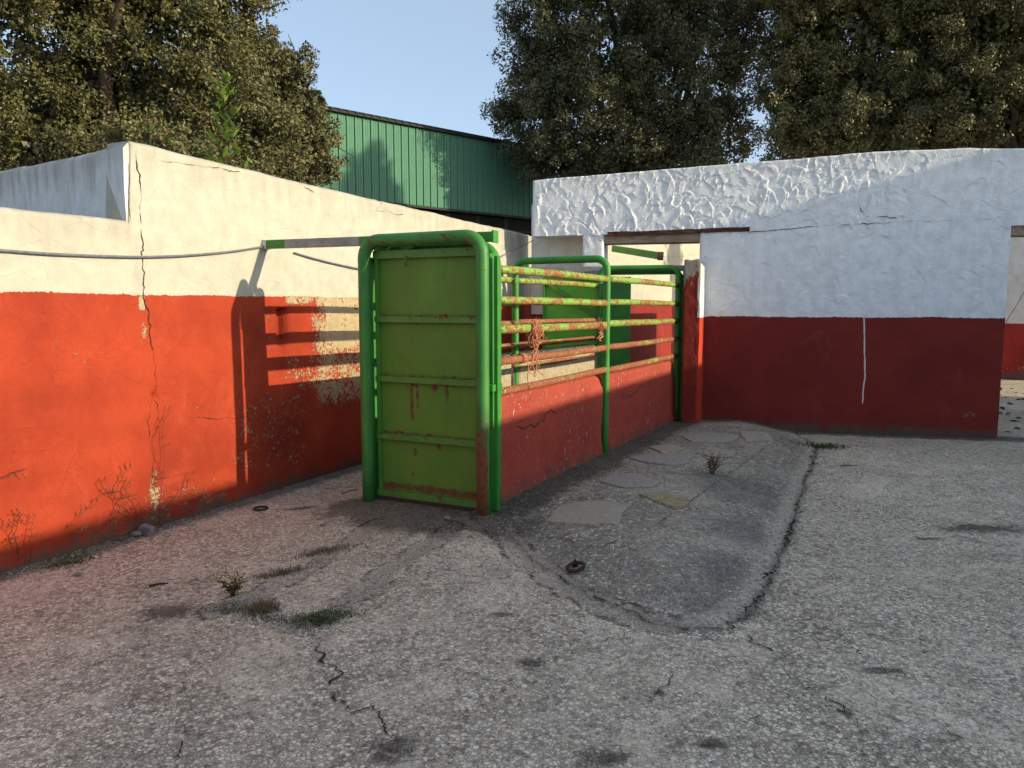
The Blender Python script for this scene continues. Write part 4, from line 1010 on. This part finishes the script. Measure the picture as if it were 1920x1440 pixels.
# ------------------------------------------------------------------ small things on the ground
c=gp(1079,1076,0); c.z=top_z(c.x,c.y)+.02
rg=empty('tether_ring',c); tag(rg,'rusty iron ring lying at the edge of the ramp','ring')
mb=MB(); mb.tube([Vector((.048*math.cos(t),.048*math.sin(t),.012*math.sin(t+1)+.004)) for t in np.linspace(0,6.283,29)],.011,10,False); mb.build('ring',MAT['iron'],rg)
mb=MB(); mb.tube([Vector((.0,.05,-.03)),Vector((-.012,.052,.008)),Vector((0,.05,.028)),Vector((.012,.048,.008)),Vector((.004,.05,-.03))],.009,8); mb.build('staple',MAT['iron'],rg)
c=gp(489,955,0); c.z=top_z(c.x,c.y)+.012
mb=MB(); mb.tube([c+Vector((.05*math.cos(t),.05*math.sin(t),0)) for t in np.linspace(0,6.283,25)],.008,8,False); tag(mb.build('tether_ring',MAT['iron']),'small iron ring lying near the foot of the sunlit wall','ring')
def rock(label,px,py,r,seed,mat='stone',sq=.7,name='stone',cat='stone'):
    import bmesh
    c=gp(px,py,0); bm=bmesh.new(); bmesh.ops.create_icosphere(bm,subdivisions=2,radius=1); rr=random.Random(seed)
    k=[(Vector((rr.gauss(0,1),rr.gauss(0,1),rr.gauss(0,1))).normalized(),rr.uniform(.55,.9)) for _ in range(9)]
    for v in bm.verts:
        p=v.co.copy()
        for d,h in k:
            e=p.dot(d)-h
            if e>0: p-=d*e
        v.co=Vector((p.x*r*rr.uniform(.95,1.05)*1.2,p.y*r,p.z*r*sq))
    me=bpy.data.meshes.new(name); bm.to_mesh(me); bm.free(); me.materials.append(MAT[mat]); o=link(bpy.data.objects.new(name,me))
    o.location=(c.x,c.y,top_z(c.x,c.y)+r*sq*.55); o.rotation_euler=(0,0,rr.uniform(0,6)); tag(o,label,cat); return o
rock('larger grey stone at the foot of the wall crack',276,1000,.062,1,sq=.8)
rock('smaller flat grey stone leaning left of the larger one by the wall',256,1004,.04,2,sq=.6)
rock('small pebble of concrete lying in front of the closed gate',839,989,.032,3,sq=.4)
rock('white chip of plaster on the ground by the left wall',176,1044,.018,4,'white_chip',.3,'plaster_chip','chip')
rock('small pale stone beside the closed gate track',606,988,.022,6,sq=.5)
rock('pinkish stone on the ground near the left wall base',145,1078,.022,7,sq=.6)
def stick(label,a,b,r,mat='dryplant'):
    a=gp(*a); b=gp(*b); a.z=top_z(a.x,a.y)+r; b.z=top_z(b.x,b.y)+r; mb=MB(); m_=(a+b)/2+Vector((.006,.008,.004)); mb.tube([a,m_,b],[r,r*.9,r*.5],7); return tag(mb.build('twig',MAT[mat]),label,'twig')
stick('short dark stick lying on the pinkish concrete left of the grass',(280,1101),(316,1095),.007,'iron')
stick('thin brown twig lying left of the gate foot',(640,931),(668,922),.004)
# gravel and litter
def scatter(name,pts,rmin,rmax,mat,seed,flat=.6,embed=.3):
    r=np.random.default_rng(seed); n=len(pts); base=np.array([(1,0,0),(-1,0,0),(0,1,0),(0,-1,0),(0,0,1),(0,0,-1)],float)
    fc=np.array([(0,2,4),(2,1,4),(1,3,4),(3,0,4),(2,0,5),(1,2,5),(3,1,5),(0,3,5)])
    rad=r.uniform(rmin,rmax,n)**1.0; sc=np.stack([rad*r.uniform(.7,1.4,n),rad*r.uniform(.7,1.2,n),rad*flat],1); a=r.uniform(0,6.3,n)
    V=base[None]*sc[:,None,:]*(1+r.uniform(-.25,.25,(n,6,1))); ca,sa_=np.cos(a)[:,None],np.sin(a)[:,None]
    V=np.stack([V[...,0]*ca-V[...,1]*sa_,V[...,0]*sa_+V[...,1]*ca,V[...,2]],-1)+np.asarray(pts)[:,None,:]+np.array([0,0,1])*(rad*flat*embed)[:,None,None]
    Fc=(fc[None]+6*np.arange(n)[:,None,None]).reshape(-1,3)
    o=mesh_np(name,V.reshape(-1,3),Fc,mat,None,False); tag(o,kind='stuff'); return o
def zarr(P):
    z=gh(P[:,0],P[:,1]); i=inside(P,RAMPPOLY); z[i]+=ramp_h(P[i])[0]+.006; return z
def near_line(L,n,sd,seed):
    r=np.random.default_rng(seed); L=[np.array(p[:2],float) for p in L]; k=r.integers(0,len(L)-1,n); t=r.random(n)[:,None]
    A_=np.array(L)[k]; B_=np.array(L)[k+1]; P=A_+(B_-A_)*t+r.normal(0,sd,(n,2)); return P
g=[near_line(EDGE_J,1500,.05,1)]+[near_line(L,350,.035,2+i) for i,L in enumerate(STR)]+[near_line(CR[5],350,.05,9),near_line(CR[0],80,.03,10)]
wl=[FL.world(s,-.10,0)[:2] for s in (0,2,4,6,8)]; pts=near_line(wl,3000,.075,12); pts=pts[((pts[:,0]-FL.p.x)*FL.n.x+(pts[:,1]-FL.p.y)*FL.n.y)>.015]; g.append(pts)
P=np.concatenate(g); sc1=tag(scatter('gravel',np.column_stack([P,zarr(P)]),.003,.010,simple('loose_gravel',(.34,.31,.27),(.16,.145,.13),3),5),'loose gravel crumbs along the joints and the wall foot','gravel')
r_=np.random.default_rng(3); P=np.stack([r_.uniform(-3,5.5,9000),2.0+7*r_.random(9000)**1.5],1); dR=((P[:,0]-FR_.p.x)*FR_.n.x+(P[:,1]-FR_.p.y)*FR_.n.y)>.03; dL=((P[:,0]-FL.p.x)*FL.n.x+(P[:,1]-FL.p.y)*FL.n.y)>.03
P=P[dR&dL]; tag(scatter('grit',np.column_stack([P,zarr(P)]),.0025,.0085,simple('pale_grit',(.42,.39,.34),(.12,.11,.10),2),8),'pale grit strewn over the concrete yard','gravel')
P=np.stack([r_.uniform(5.5,9.5,260),r_.uniform(9,15.5,260)],1); tag(scatter('dry_litter',np.column_stack([P,zarr(P)]),.02,.06,simple('dark_dry_litter',(.05,.035,.025),None,4),9,.35),'dark dry litter on the sunlit ground beyond the outbuilding','litter')

# ------------------------------------------------------------------ plants
def blades(name,label,cat,px,py,n,hmin,hmax,spread,mat,seed,width=.004,lean=.6,Y=None,ell=1.0,rot=0.0,kind='stuff',base=None):
    r=np.random.default_rng(seed); c=base if base is not None else gp(px,py,0)
    o1=r.normal(0,spread,(n,2))*np.array([ell,1/ell]); cr,sr=math.cos(rot),math.sin(rot); o1=np.stack([o1[:,0]*cr-o1[:,1]*sr,o1[:,0]*sr+o1[:,1]*cr],1)
    P0=np.array([c.x,c.y])+o1; z0=zarr(P0)-.004; h=r.uniform(hmin,hmax,n); a=r.uniform(0,6.3,n); ln=h*lean*r.uniform(.2,1.2,n)
    d=np.stack([np.cos(a),np.sin(a)],1); sd=np.stack([-d[:,1],d[:,0]],1)*width*r.uniform(.6,1.3,n)[:,None]
    V=[]
    for t,wf in((0,1),(.5,.8),(1,.08)):
        p=P0+d*(ln*t*t)[:,None]; z=z0+h*t*(1-.25*t*lean)
        V+= [np.column_stack([p-sd*wf,z]),np.column_stack([p+sd*wf,z])]
    V=np.stack(V,1); b=6*np.arange(n)[:,None]
    Fq=np.concatenate([np.array([[0,1,3,2]])+b,np.array([[2,3,5,4]])+b]); tint=np.repeat(r.random(n),6)
    o=mesh_np(name,V.reshape(-1,3),Fq,mat,{'tint':tint},True); tag(o,label,cat,kind=kind); return o
gr=math.atan2(-.3,1)
blades('grass_tuft','small bright green grass tuft at the fork of the ground cracks','grass',605,1160,1000,.008,.028,.06,MAT['grass'],1,.003,.9,ell=1.3,rot=.5)
blades('grass_tuft','thin line of green grass in the joint left of the bright tuft','grass',520,1162,350,.006,.02,.055,MAT['grass'],2,.003,.9,ell=1.6,rot=-.1)
blades('dry_grass_tuft','dry brown grass tuft between the green tuft and the yellow weed','grass',490,1145,500,.015,.06,.045,MAT['drygrass'],3,.0025,.9)
blades('grass_patch','low green growth left of the dry tuft, below the yellow weed','grass',425,1142,400,.006,.018,.06,MAT['grass'],4,.003,.9,ell=1.4)
blades('grass_tuft','green grass tuft at the foot of the outbuilding wall where the ramp ends','grass',1543,838,500,.015,.05,.10,MAT['grass'],5,.004,.8,ell=1.3)
blades('dry_grass_tuft','dry grass caught in the mortar strip in front of the gate','grass',610,1035,350,.012,.05,.06,MAT['drygrass'],6,.0025,.9,ell=1.8,rot=.6)
blades('dry_grass_tuft','small dry tuft in the mortar strip nearer the yellow weed','grass',530,1075,350,.012,.05,.05,MAT['drygrass'],7,.0025,.9,ell=1.8,rot=.6)
blades('grass_tuft','sparse green grass at the base of the left wall','grass',135,1055,260,.01,.04,.05,MAT['grass'],8,.003,.8,ell=1.6,rot=1.0)
def weed(label,px,py,n,h,seed,mat='dryplant',flower=False,spread=.12,z=None,base=None,bias=(0,0),leafy=True,lm='drygrass',thick=.0022):
    r=random.Random(seed); c=base.copy() if base is not None else gp(px,py,z if z is not None else 0); 
    if base is None: c.z=top_z(c.x,c.y)
    root=empty('weed',c); tag(root,label,'plant'); mb=MB(); lf=[]; fl=MB(); heads=[]
    for k in range(n):
        a=r.uniform(0,6.3); d=Vector((math.cos(a),math.sin(a),0)); L=h*r.uniform(.6,1.1); p=Vector((r.gauss(0,.012),r.gauss(0,.012),0)); pts=[]; v=Vector((d.x*.35+bias[0],d.y*.35+bias[1],1)).normalized()
        for i in range(7):
            pts.append(p.copy()); p=p+v*L/6; v=(v+Vector((r.gauss(0,.16)+bias[0]*.15,r.gauss(0,.16)+bias[1]*.15,r.gauss(-.06,.05)))).normalized()
        mb.tube(pts,[thick*(1-.1*i) for i in range(7)],5)
        for i in range(2,7):
            for _ in range(2):
                dv=Vector((r.gauss(0,1),r.gauss(0,1),r.gauss(.3,.6))).normalized(); q=pts[i]; e=q+dv*r.uniform(.02,.05)*h/.25
                mb.tube([q,(q+e)/2+Vector((0,0,.004)),e],thick*.5,4); lf.append((e,dv)); lf.append(((q+e)/2,dv))
        heads.append(pts[-1])
    mb.build('stem',MAT[mat],root)
    V=[];Fq=[];b=0
    for e,dv in lf:
        sz=r.uniform(.006,.013); s1=dv.orthogonal().normalized()*sz*.35
        V+=[e,e+dv*sz*.5+s1,e+dv*sz,e+dv*sz*.5-s1]; Fq.append((b,b+1,b+2,b+3)); b+=4
    mesh_np('leaf_sprays',np.array([list(v) for v in V]),np.array(Fq),MAT[lm],{'tint':np.repeat(np.random.default_rng(seed).random(len(lf)),4)},False,root)
    if flower:
        for hpt in heads:
            for k in range(6):
                a=k*1.05; fl.box(hpt+Vector((math.cos(a)*.005,math.sin(a)*.005,.002)),(.007,.004,.002),Matrix.Rotation(a,3,'Z'))
        tag(fl.build('flowers',MAT['yellow'],root),kind='stuff')
weed('low brown weed growing from the joint on top of the ramp',1335,915,20,.20,1,spread=.2,lm='drygrass')
weed('small weed with tiny yellow flowers in the joint left of the gate',437,1118,16,.13,2,'dryplant',True,lm='grass')
def wallbush(label,pxs,seed,base_px,base_py):
    r=random.Random(seed); b=gp(base_px,base_py,0); s,_=FL.hit(base_px,base_py); b=FL.world(s,-.05,0)
    root=empty('dry_shrub',b); tag(root,label,'plant'); mb=MB()
    def grow(pts,rad):
        P=[FL.world(*(lambda h:(h[0],-.035-r.uniform(0,.02),h[1]))(FL.hit(x,y)))-b for x,y in pts]; out=[]
        for a_,b_ in zip(P[:-1],P[1:]):
            for k in range(4): out.append(a_.lerp(b_,k/4)+Vector((r.gauss(0,.004),r.gauss(0,.004),r.gauss(0,.004))))
        out.append(P[-1]); mb.tube(out,[rad*(1-.7*i/len(out)) for i in range(len(out))],5)
        for q in out[3:]:
            if r.random()<.75:
                d=(FL.d.to_3d()*r.gauss(0,1)+Vector((0,0,r.gauss(.3,.8)))).normalized(); e=q+d*r.uniform(.02,.06); mb.tube([q,e],rad*.5,4)
                for t in (.5,1): mb.box(q.lerp(e,t),(.006,.004,.006),Matrix.Rotation(r.uniform(0,3),3,'Y'))
    for pts in pxs: grow(pts,.0026)
    tag(mb.build('branches',MAT['dryplant'],root),kind='stuff')
wallbush('bare brown branches arching up the orange wall left of the crack',[[(262,985),(250,940),(225,918),(190,922),(155,955),(122,985)],[(256,975),(235,950),(205,930),(190,905)],[(225,918),(240,890)],[(205,930),(225,885),(238,875)],[(190,922),(178,900)],[(262,985),(240,965),(215,950),(200,975)],[(215,950),(225,930),(232,900)]],1,268,1000)
wallbush('pale thin dry stalks rising beside the wall crack',[[(285,1000),(290,940),(300,880),(298,800),(306,770)],[(292,1000),(310,950),(340,915),(352,880)],[(300,1000),(330,960),(345,900)],[(292,1000),(296,960),(318,930)]],2,290,1005)
wallbush('thin dry twigs at the far left foot of the orange wall',[[(28,1050),(24,1010),(8,985),(-20,960)],[(26,1040),(18,1000),(30,970),(34,960)],[(48,1050),(50,1000),(55,960)],[(-10,900),(20,885),(46,876)]],3,28,1062)
wallbush('short dry twigs at the wall foot right of the crack stalks',[[(350,985),(358,950),(370,930)],[(350,985),(346,955),(352,920)]],4,350,985)

def sapling(label,px,ytop,Yd,seed,n_leaf=120,wide=.32,ls=.13):
    r=np.random.default_rng(seed); t=yp(px,ytop,Yd); base=Vector((t.x,t.y,0)); root=empty('sapling',base); tag(root,label,'plant'); H=t.z
    mb=MB(); mb.tube([Vector((0,0,0)),Vector((.02,0,H*.4)),Vector((-.02,0,H*.75)),Vector((0,0,H))],[.02,.016,.010,.004],7)
    z0=1.2; V=[];Fq=[];tn=[]; b=0; nb=max(6,n_leaf//12)
    for k in range(nb):
        zz=z0+(H-z0)*(k+.5)/nb; a=k*2.4+r.uniform(-.4,.4); rel=1-(zz-z0)/(H-z0); L=wide*(.25+.9*min(1,rel*1.6))*r.uniform(.7,1.1)
        p0=np.array([0,0,zz]); dv=np.array([math.cos(a),math.sin(a),.9]); dv/=np.linalg.norm(dv)
        mb.tube([p0,p0+dv*L*.6,p0+dv*L+np.array([0,0,L*.2])],[.006,.004,.002],5)
        for j in range(12):
            tt=.15+.85*j/11; q=p0+dv*L*tt; a2=r.uniform(0,6.3); up=r.uniform(.3,1.3); ld=np.array([math.cos(a2),math.sin(a2),up]); ld/=np.linalg.norm(ld); lf=ls*r.uniform(.5,1.1)
            sd=np.cross(ld,[0,0,1]); sd/=np.linalg.norm(sd)+1e-9; w=lf*.17
            V+=[q,q+ld*lf*.45+sd*w,q+ld*lf,q+ld*lf*.45-sd*w]; Fq.append((b,b+1,b+2,b+3)); b+=4; tn+=[r.random()]*4
    mb.build('stem',MAT['bark'],root); mesh_np('leaves',np.array(V),np.array(Fq),MAT['fresh'],{'tint':tn},False,root)
sapling('tallest bright green leafy shoot rising behind the sunlit wall',420,150,7.0,1,420,.34,.13)
sapling('short green shoot just right of the wall peak',318,240,6.4,2,70,.10,.09)
sapling('small green shoot just above the wall peak',281,225,6.4,3,100,.12,.09)
sapling('small green shoot at the right behind the sunlit wall near the warehouse',562,262,8.2,4,100,.18,.10)

# ------------------------------------------------------------------ warehouse
wd=Vector((.7506,.6607)); w_a=yp(100,400,15.85); wbase=Vector((w_a.x,w_a.y,0)); wh=empty('warehouse',wbase,math.atan2(wd.y,wd.x)); tag(wh,'green corrugated metal warehouse behind the sunlit wall','warehouse')
zlo,zhi=4.45,6.60; pitch=.245; npn=60
clad=steel_paint('green_sheet_cladding',(.100,.225,.155),-.3,deep=(.088,.205,.145),rough=.85); clad.node_tree.nodes['Principled BSDF'].inputs['Specular IOR Level'].default_value=.06
prof=[(0,0),(.012,0),(.022,-.035),(.040,-.035),(.050,0),(.115,0),(.120,-.006),(.128,-.006),(.133,0),(.180,0),(.185,-.006),(.193,-.006),(.198,0),(pitch,0)]
me=None
for i in range(npn):
    if me is None:
        mb=MB(); vs=[(x,y,zlo) for x,y in prof]+[(x,y,zhi) for x,y in prof]; n=len(prof)
        mb.add(vs,[(k,k+1,n+k+1,n+k) for k in range(n-1)]); o=mb.build('cladding_panel',clad,wh); me=o.data
        o.location=(0,0,0)
    else:
        o=bpy.data.objects.new('cladding_panel',me); link(o,wh); o.location=(i*pitch,0,0)
Lw=npn*pitch
mb=MB(); r=random.Random(2)
for i in range(npn): 
    mb.box((i*pitch+.125,-.02,zhi+.035),(pitch*.98,.22,.05)); mb.box((i*pitch+.03,-.05,zhi+.07),(.07,.22,.045))
mb.build('roof_edge',MAT['roofdark'],wh)
mb=MB(); mb.box((Lw/2,0,zlo-.04),(Lw,.10,.07)); mb.build('bottom_trim',MAT['roofdark'],wh)
mb=MB(); mb.box((Lw/2,4.0,3.4),(Lw,7.6,6.8)); mb.build('shed_body',MAT['dark'],wh)  # near-black box: shade inside the open shed put into its colour
mb=MB(); 
for k in range(14): mb.bar((k*1.15,.25,4.4),(k*1.15,.25,0),.12,.12,up=(1,0,0))
mb.build('posts',MAT['roofdark'],wh)
mb=MB(); mb.box((Lw/2,-.35,3.75),(Lw,.9,.05),Matrix.Rotation(-.25,3,'X')); mb.build('eave_sheet',MAT['roofdark'],wh)

# ------------------------------------------------------------------ trees
def tree(label,lobes,trunk,mat,seed,nleaf,ls,limbs=8,group='holm oaks behind the walls',clump=.55):
    r=np.random.default_rng(seed); E=[]
    for px,py,Yd,rx_,ry_ in lobes:
        c=yp(px,py,Yd); k=Yd/F; E.append((np.array(c),np.array([rx_*k,rx_*k*.85,ry_*k])))
    tp=yp(trunk[0],600,trunk[1]); base=Vector((tp.x,tp.y,0)); root=empty('oak_tree',base); tag(root,label,'tree',group)
    vol=np.array([e[1].prod()**(2/3) for e in E]); vol/=vol.sum()
    # clump centres near the lobes' surfaces and inside
    nc=int(sum(e[1].prod()**(2/3) for e in E)/(clump**2)*9.5)
    C=[];CR_=[]
    for _ in range(nc):
        e=E[r.choice(len(E),p=vol)]; d=r.normal(size=3); d/=np.linalg.norm(d); rad=r.uniform(.45,1.0)**.45; C.append(e[0]+d*e[1]*rad); CR_.append(clump*r.uniform(.45,1.15))
    C=np.array(C); CR_=np.array(CR_)
    ok=C[:,2]>1.6; C=C[ok]; CR_=CR_[ok]
    # sub clumps
    ns=len(C)*9; pi_=r.integers(0,len(C),ns); d=r.normal(size=(ns,3)); d/=np.linalg.norm(d,axis=1)[:,None]
    SC=C[pi_]+d*CR_[pi_][:,None]*(r.random(ns)**.5)[:,None]*np.array([1,1,.8]); SR=r.uniform(.10,.24,ns)*clump/.55
    k=r.integers(0,ns,nleaf); d=r.normal(size=(nleaf,3)); d/=np.linalg.norm(d,axis=1)[:,None]
    Pn=SC[k]+d*(SR[k]*r.random(nleaf)**.4)[:,None]
    out=Pn-C[pi_[k]]; out/=np.linalg.norm(out,axis=1)[:,None]+1e-9
    nrm=out*.7+np.array([0,0,.35])+r.normal(size=(nleaf,3))*.75; nrm/=np.linalg.norm(nrm,axis=1)[:,None]
    t=np.cross(nrm,r.normal(size=(nleaf,3))); t/=np.linalg.norm(t,axis=1)[:,None]+1e-9; b=np.cross(nrm,t)
    L=(ls*r.uniform(.6,1.25,nleaf))[:,None]; w=L*.30
    V=np.stack([Pn-t*L*.5,Pn+b*w+nrm*L*.06,Pn+t*L*.5,Pn-b*w+nrm*L*.06],1).reshape(-1,3)-np.array(base)
    Fq=np.arange(nleaf*4).reshape(-1,4)
    tint=np.clip(r.random(ns)[k]*.55+r.random(nleaf)*.3+r.random(len(C))[pi_[k]]*.2,0,1)
    mesh_np('crown',V,Fq,mat,{'tint':np.repeat(tint,4)},False,root)
    nk=9000; e_=r.choice(len(E),nk,p=vol); d=r.normal(size=(nk,3)); d/=np.linalg.norm(d,axis=1)[:,None]
    ec=np.array([q[0] for q in E])[e_]; er=np.array([q[1] for q in E])[e_]; Pk=ec+d*er*(r.random(nk)**.4*.74)[:,None]; Pk=Pk[Pk[:,2]>1.8]; nk=len(Pk)
    t=r.normal(size=(nk,3)); t/=np.linalg.norm(t,axis=1)[:,None]; b=np.cross(t,r.normal(size=(nk,3))); b/=np.linalg.norm(b,axis=1)[:,None]
    L=(ls*r.uniform(1.2,2.6,nk))[:,None]; V=np.stack([Pk-t*L*.5,Pk+b*L*.32,Pk+t*L*.5,Pk-b*L*.32],1).reshape(-1,3)-np.array(base)
    mesh_np('inner_foliage',V,np.arange(nk*4).reshape(-1,4),mat,{'tint':np.repeat(r.random(nk)*.4,4)},False,root)
    # trunk and limbs
    mb=MB(); top=np.array(sum((Vector(e[0]) for e in E),Vector())/len(E)); b0=np.array(base); h=max(2.2,top[2]*.45); fork=b0+(top-b0)*np.array([.25,.25,0])+np.array([0,0,h])
    tr=[b0*0+np.array([0,0,-.2]),(fork-b0)*np.array([.3,.3,.4]),(fork-b0)*np.array([.8,.8,.75]),fork-b0]; mb.tube([Vector(p) for p in tr],[.34,.27,.24,.22],12)
    mb.build('trunk',MAT['bark'],root)
    idx=r.choice(len(C),min(limbs,len(C)),replace=False); mb=MB()
    for i in idx:
        e=C[i]-b0; s=fork-b0; q=[]; 
        for t_ in np.linspace(0,1,8): q.append(Vector(s+(e-s)*t_+np.array([0,0,.35*math.sin(t_*3.1)])+r.normal(0,.07,3)*(0<t_<1)))
        mb.tube(q,[.16*(1-t_)**.8+.012 for t_ in np.linspace(0,1,8)],8)
    for i in r.choice(len(C),min(160,len(C)),replace=False):
        e=C[i]-b0; j=r.normal(size=3); j/=np.linalg.norm(j); q=[Vector(e),Vector(e+j*.25+r.normal(0,.05,3)),Vector(e+j*.55+r.normal(0,.08,3))]; mb.tube(q,[.022,.012,.005],5)
    mb.build('limbs',MAT['bark'],root)
tree('big sunlit olive green oak filling the upper left corner',[(40,90,12.2,190,150),(215,60,12.6,150,190),(350,60,12.4,135,170),(420,190,12.2,95,115),(250,230,12.8,160,85),(60,262,11.8,130,62),(400,-60,12.6,110,120),(140,-70,12.4,220,120),(475,255,12.0,75,80),(330,290,11.0,150,45)],(130,12.6),MAT['oak'],1,190000,.062,14)
tree('darker smaller oak between the big left oak and the green warehouse',[(540,180,14.5,55,75),(575,270,14.5,50,75),(520,300,14.2,70,50),(590,200,14.6,28,40),(480,130,14.5,60,60)],(560,14.5),MAT['oak_dark'],2,60000,.066,6,clump=.42)
tree('dark oak standing beside the warehouse, its crown over the left part of the outbuilding',[(1130,60,23,150,140),(1010,100,23.5,75,100),(985,215,23.4,65,60),(1130,230,23,150,110),(1290,120,22.6,130,160),(1330,250,22.4,85,75),(1060,300,23,90,55),(1230,310,22.6,130,40),(1180,-60,23,190,110),(1385,60,22.6,55,100)],(1225,23),MAT['oak_dark'],3,230000,.090,14,clump=.75)
tree('middle oak above the outbuilding, right of the sky gap',[(1560,60,20.6,125,130),(1500,190,20.6,70,100),(1620,200,20.4,125,95),(1700,90,20.4,80,130),(1560,-60,20.6,150,90),(1500,270,20.6,60,45),(1650,265,20.2,110,40)],(1662,20.6),MAT['oak_mid'],4,160000,.085,10,clump=.7)
tree('rightmost oak, lit olive, cut by the right edge of the picture',[(1830,60,19.5,110,130),(1860,200,19.5,110,90),(1960,100,19.5,110,150),(1790,240,19.5,70,50),(1830,-60,19.5,140,90),(1930,260,19.5,90,40)],(1905,19.5),MAT['oak_mid'],5,130000,.088,10,clump=.75)

tree('tall narrow oak beyond the right edge of the picture, shading the warehouse',[(2620,-130,14.0,105,300),(2600,-330,14.0,80,110)],(2610,14.0),MAT['oak'],6,16000,.14,5,clump=.55)
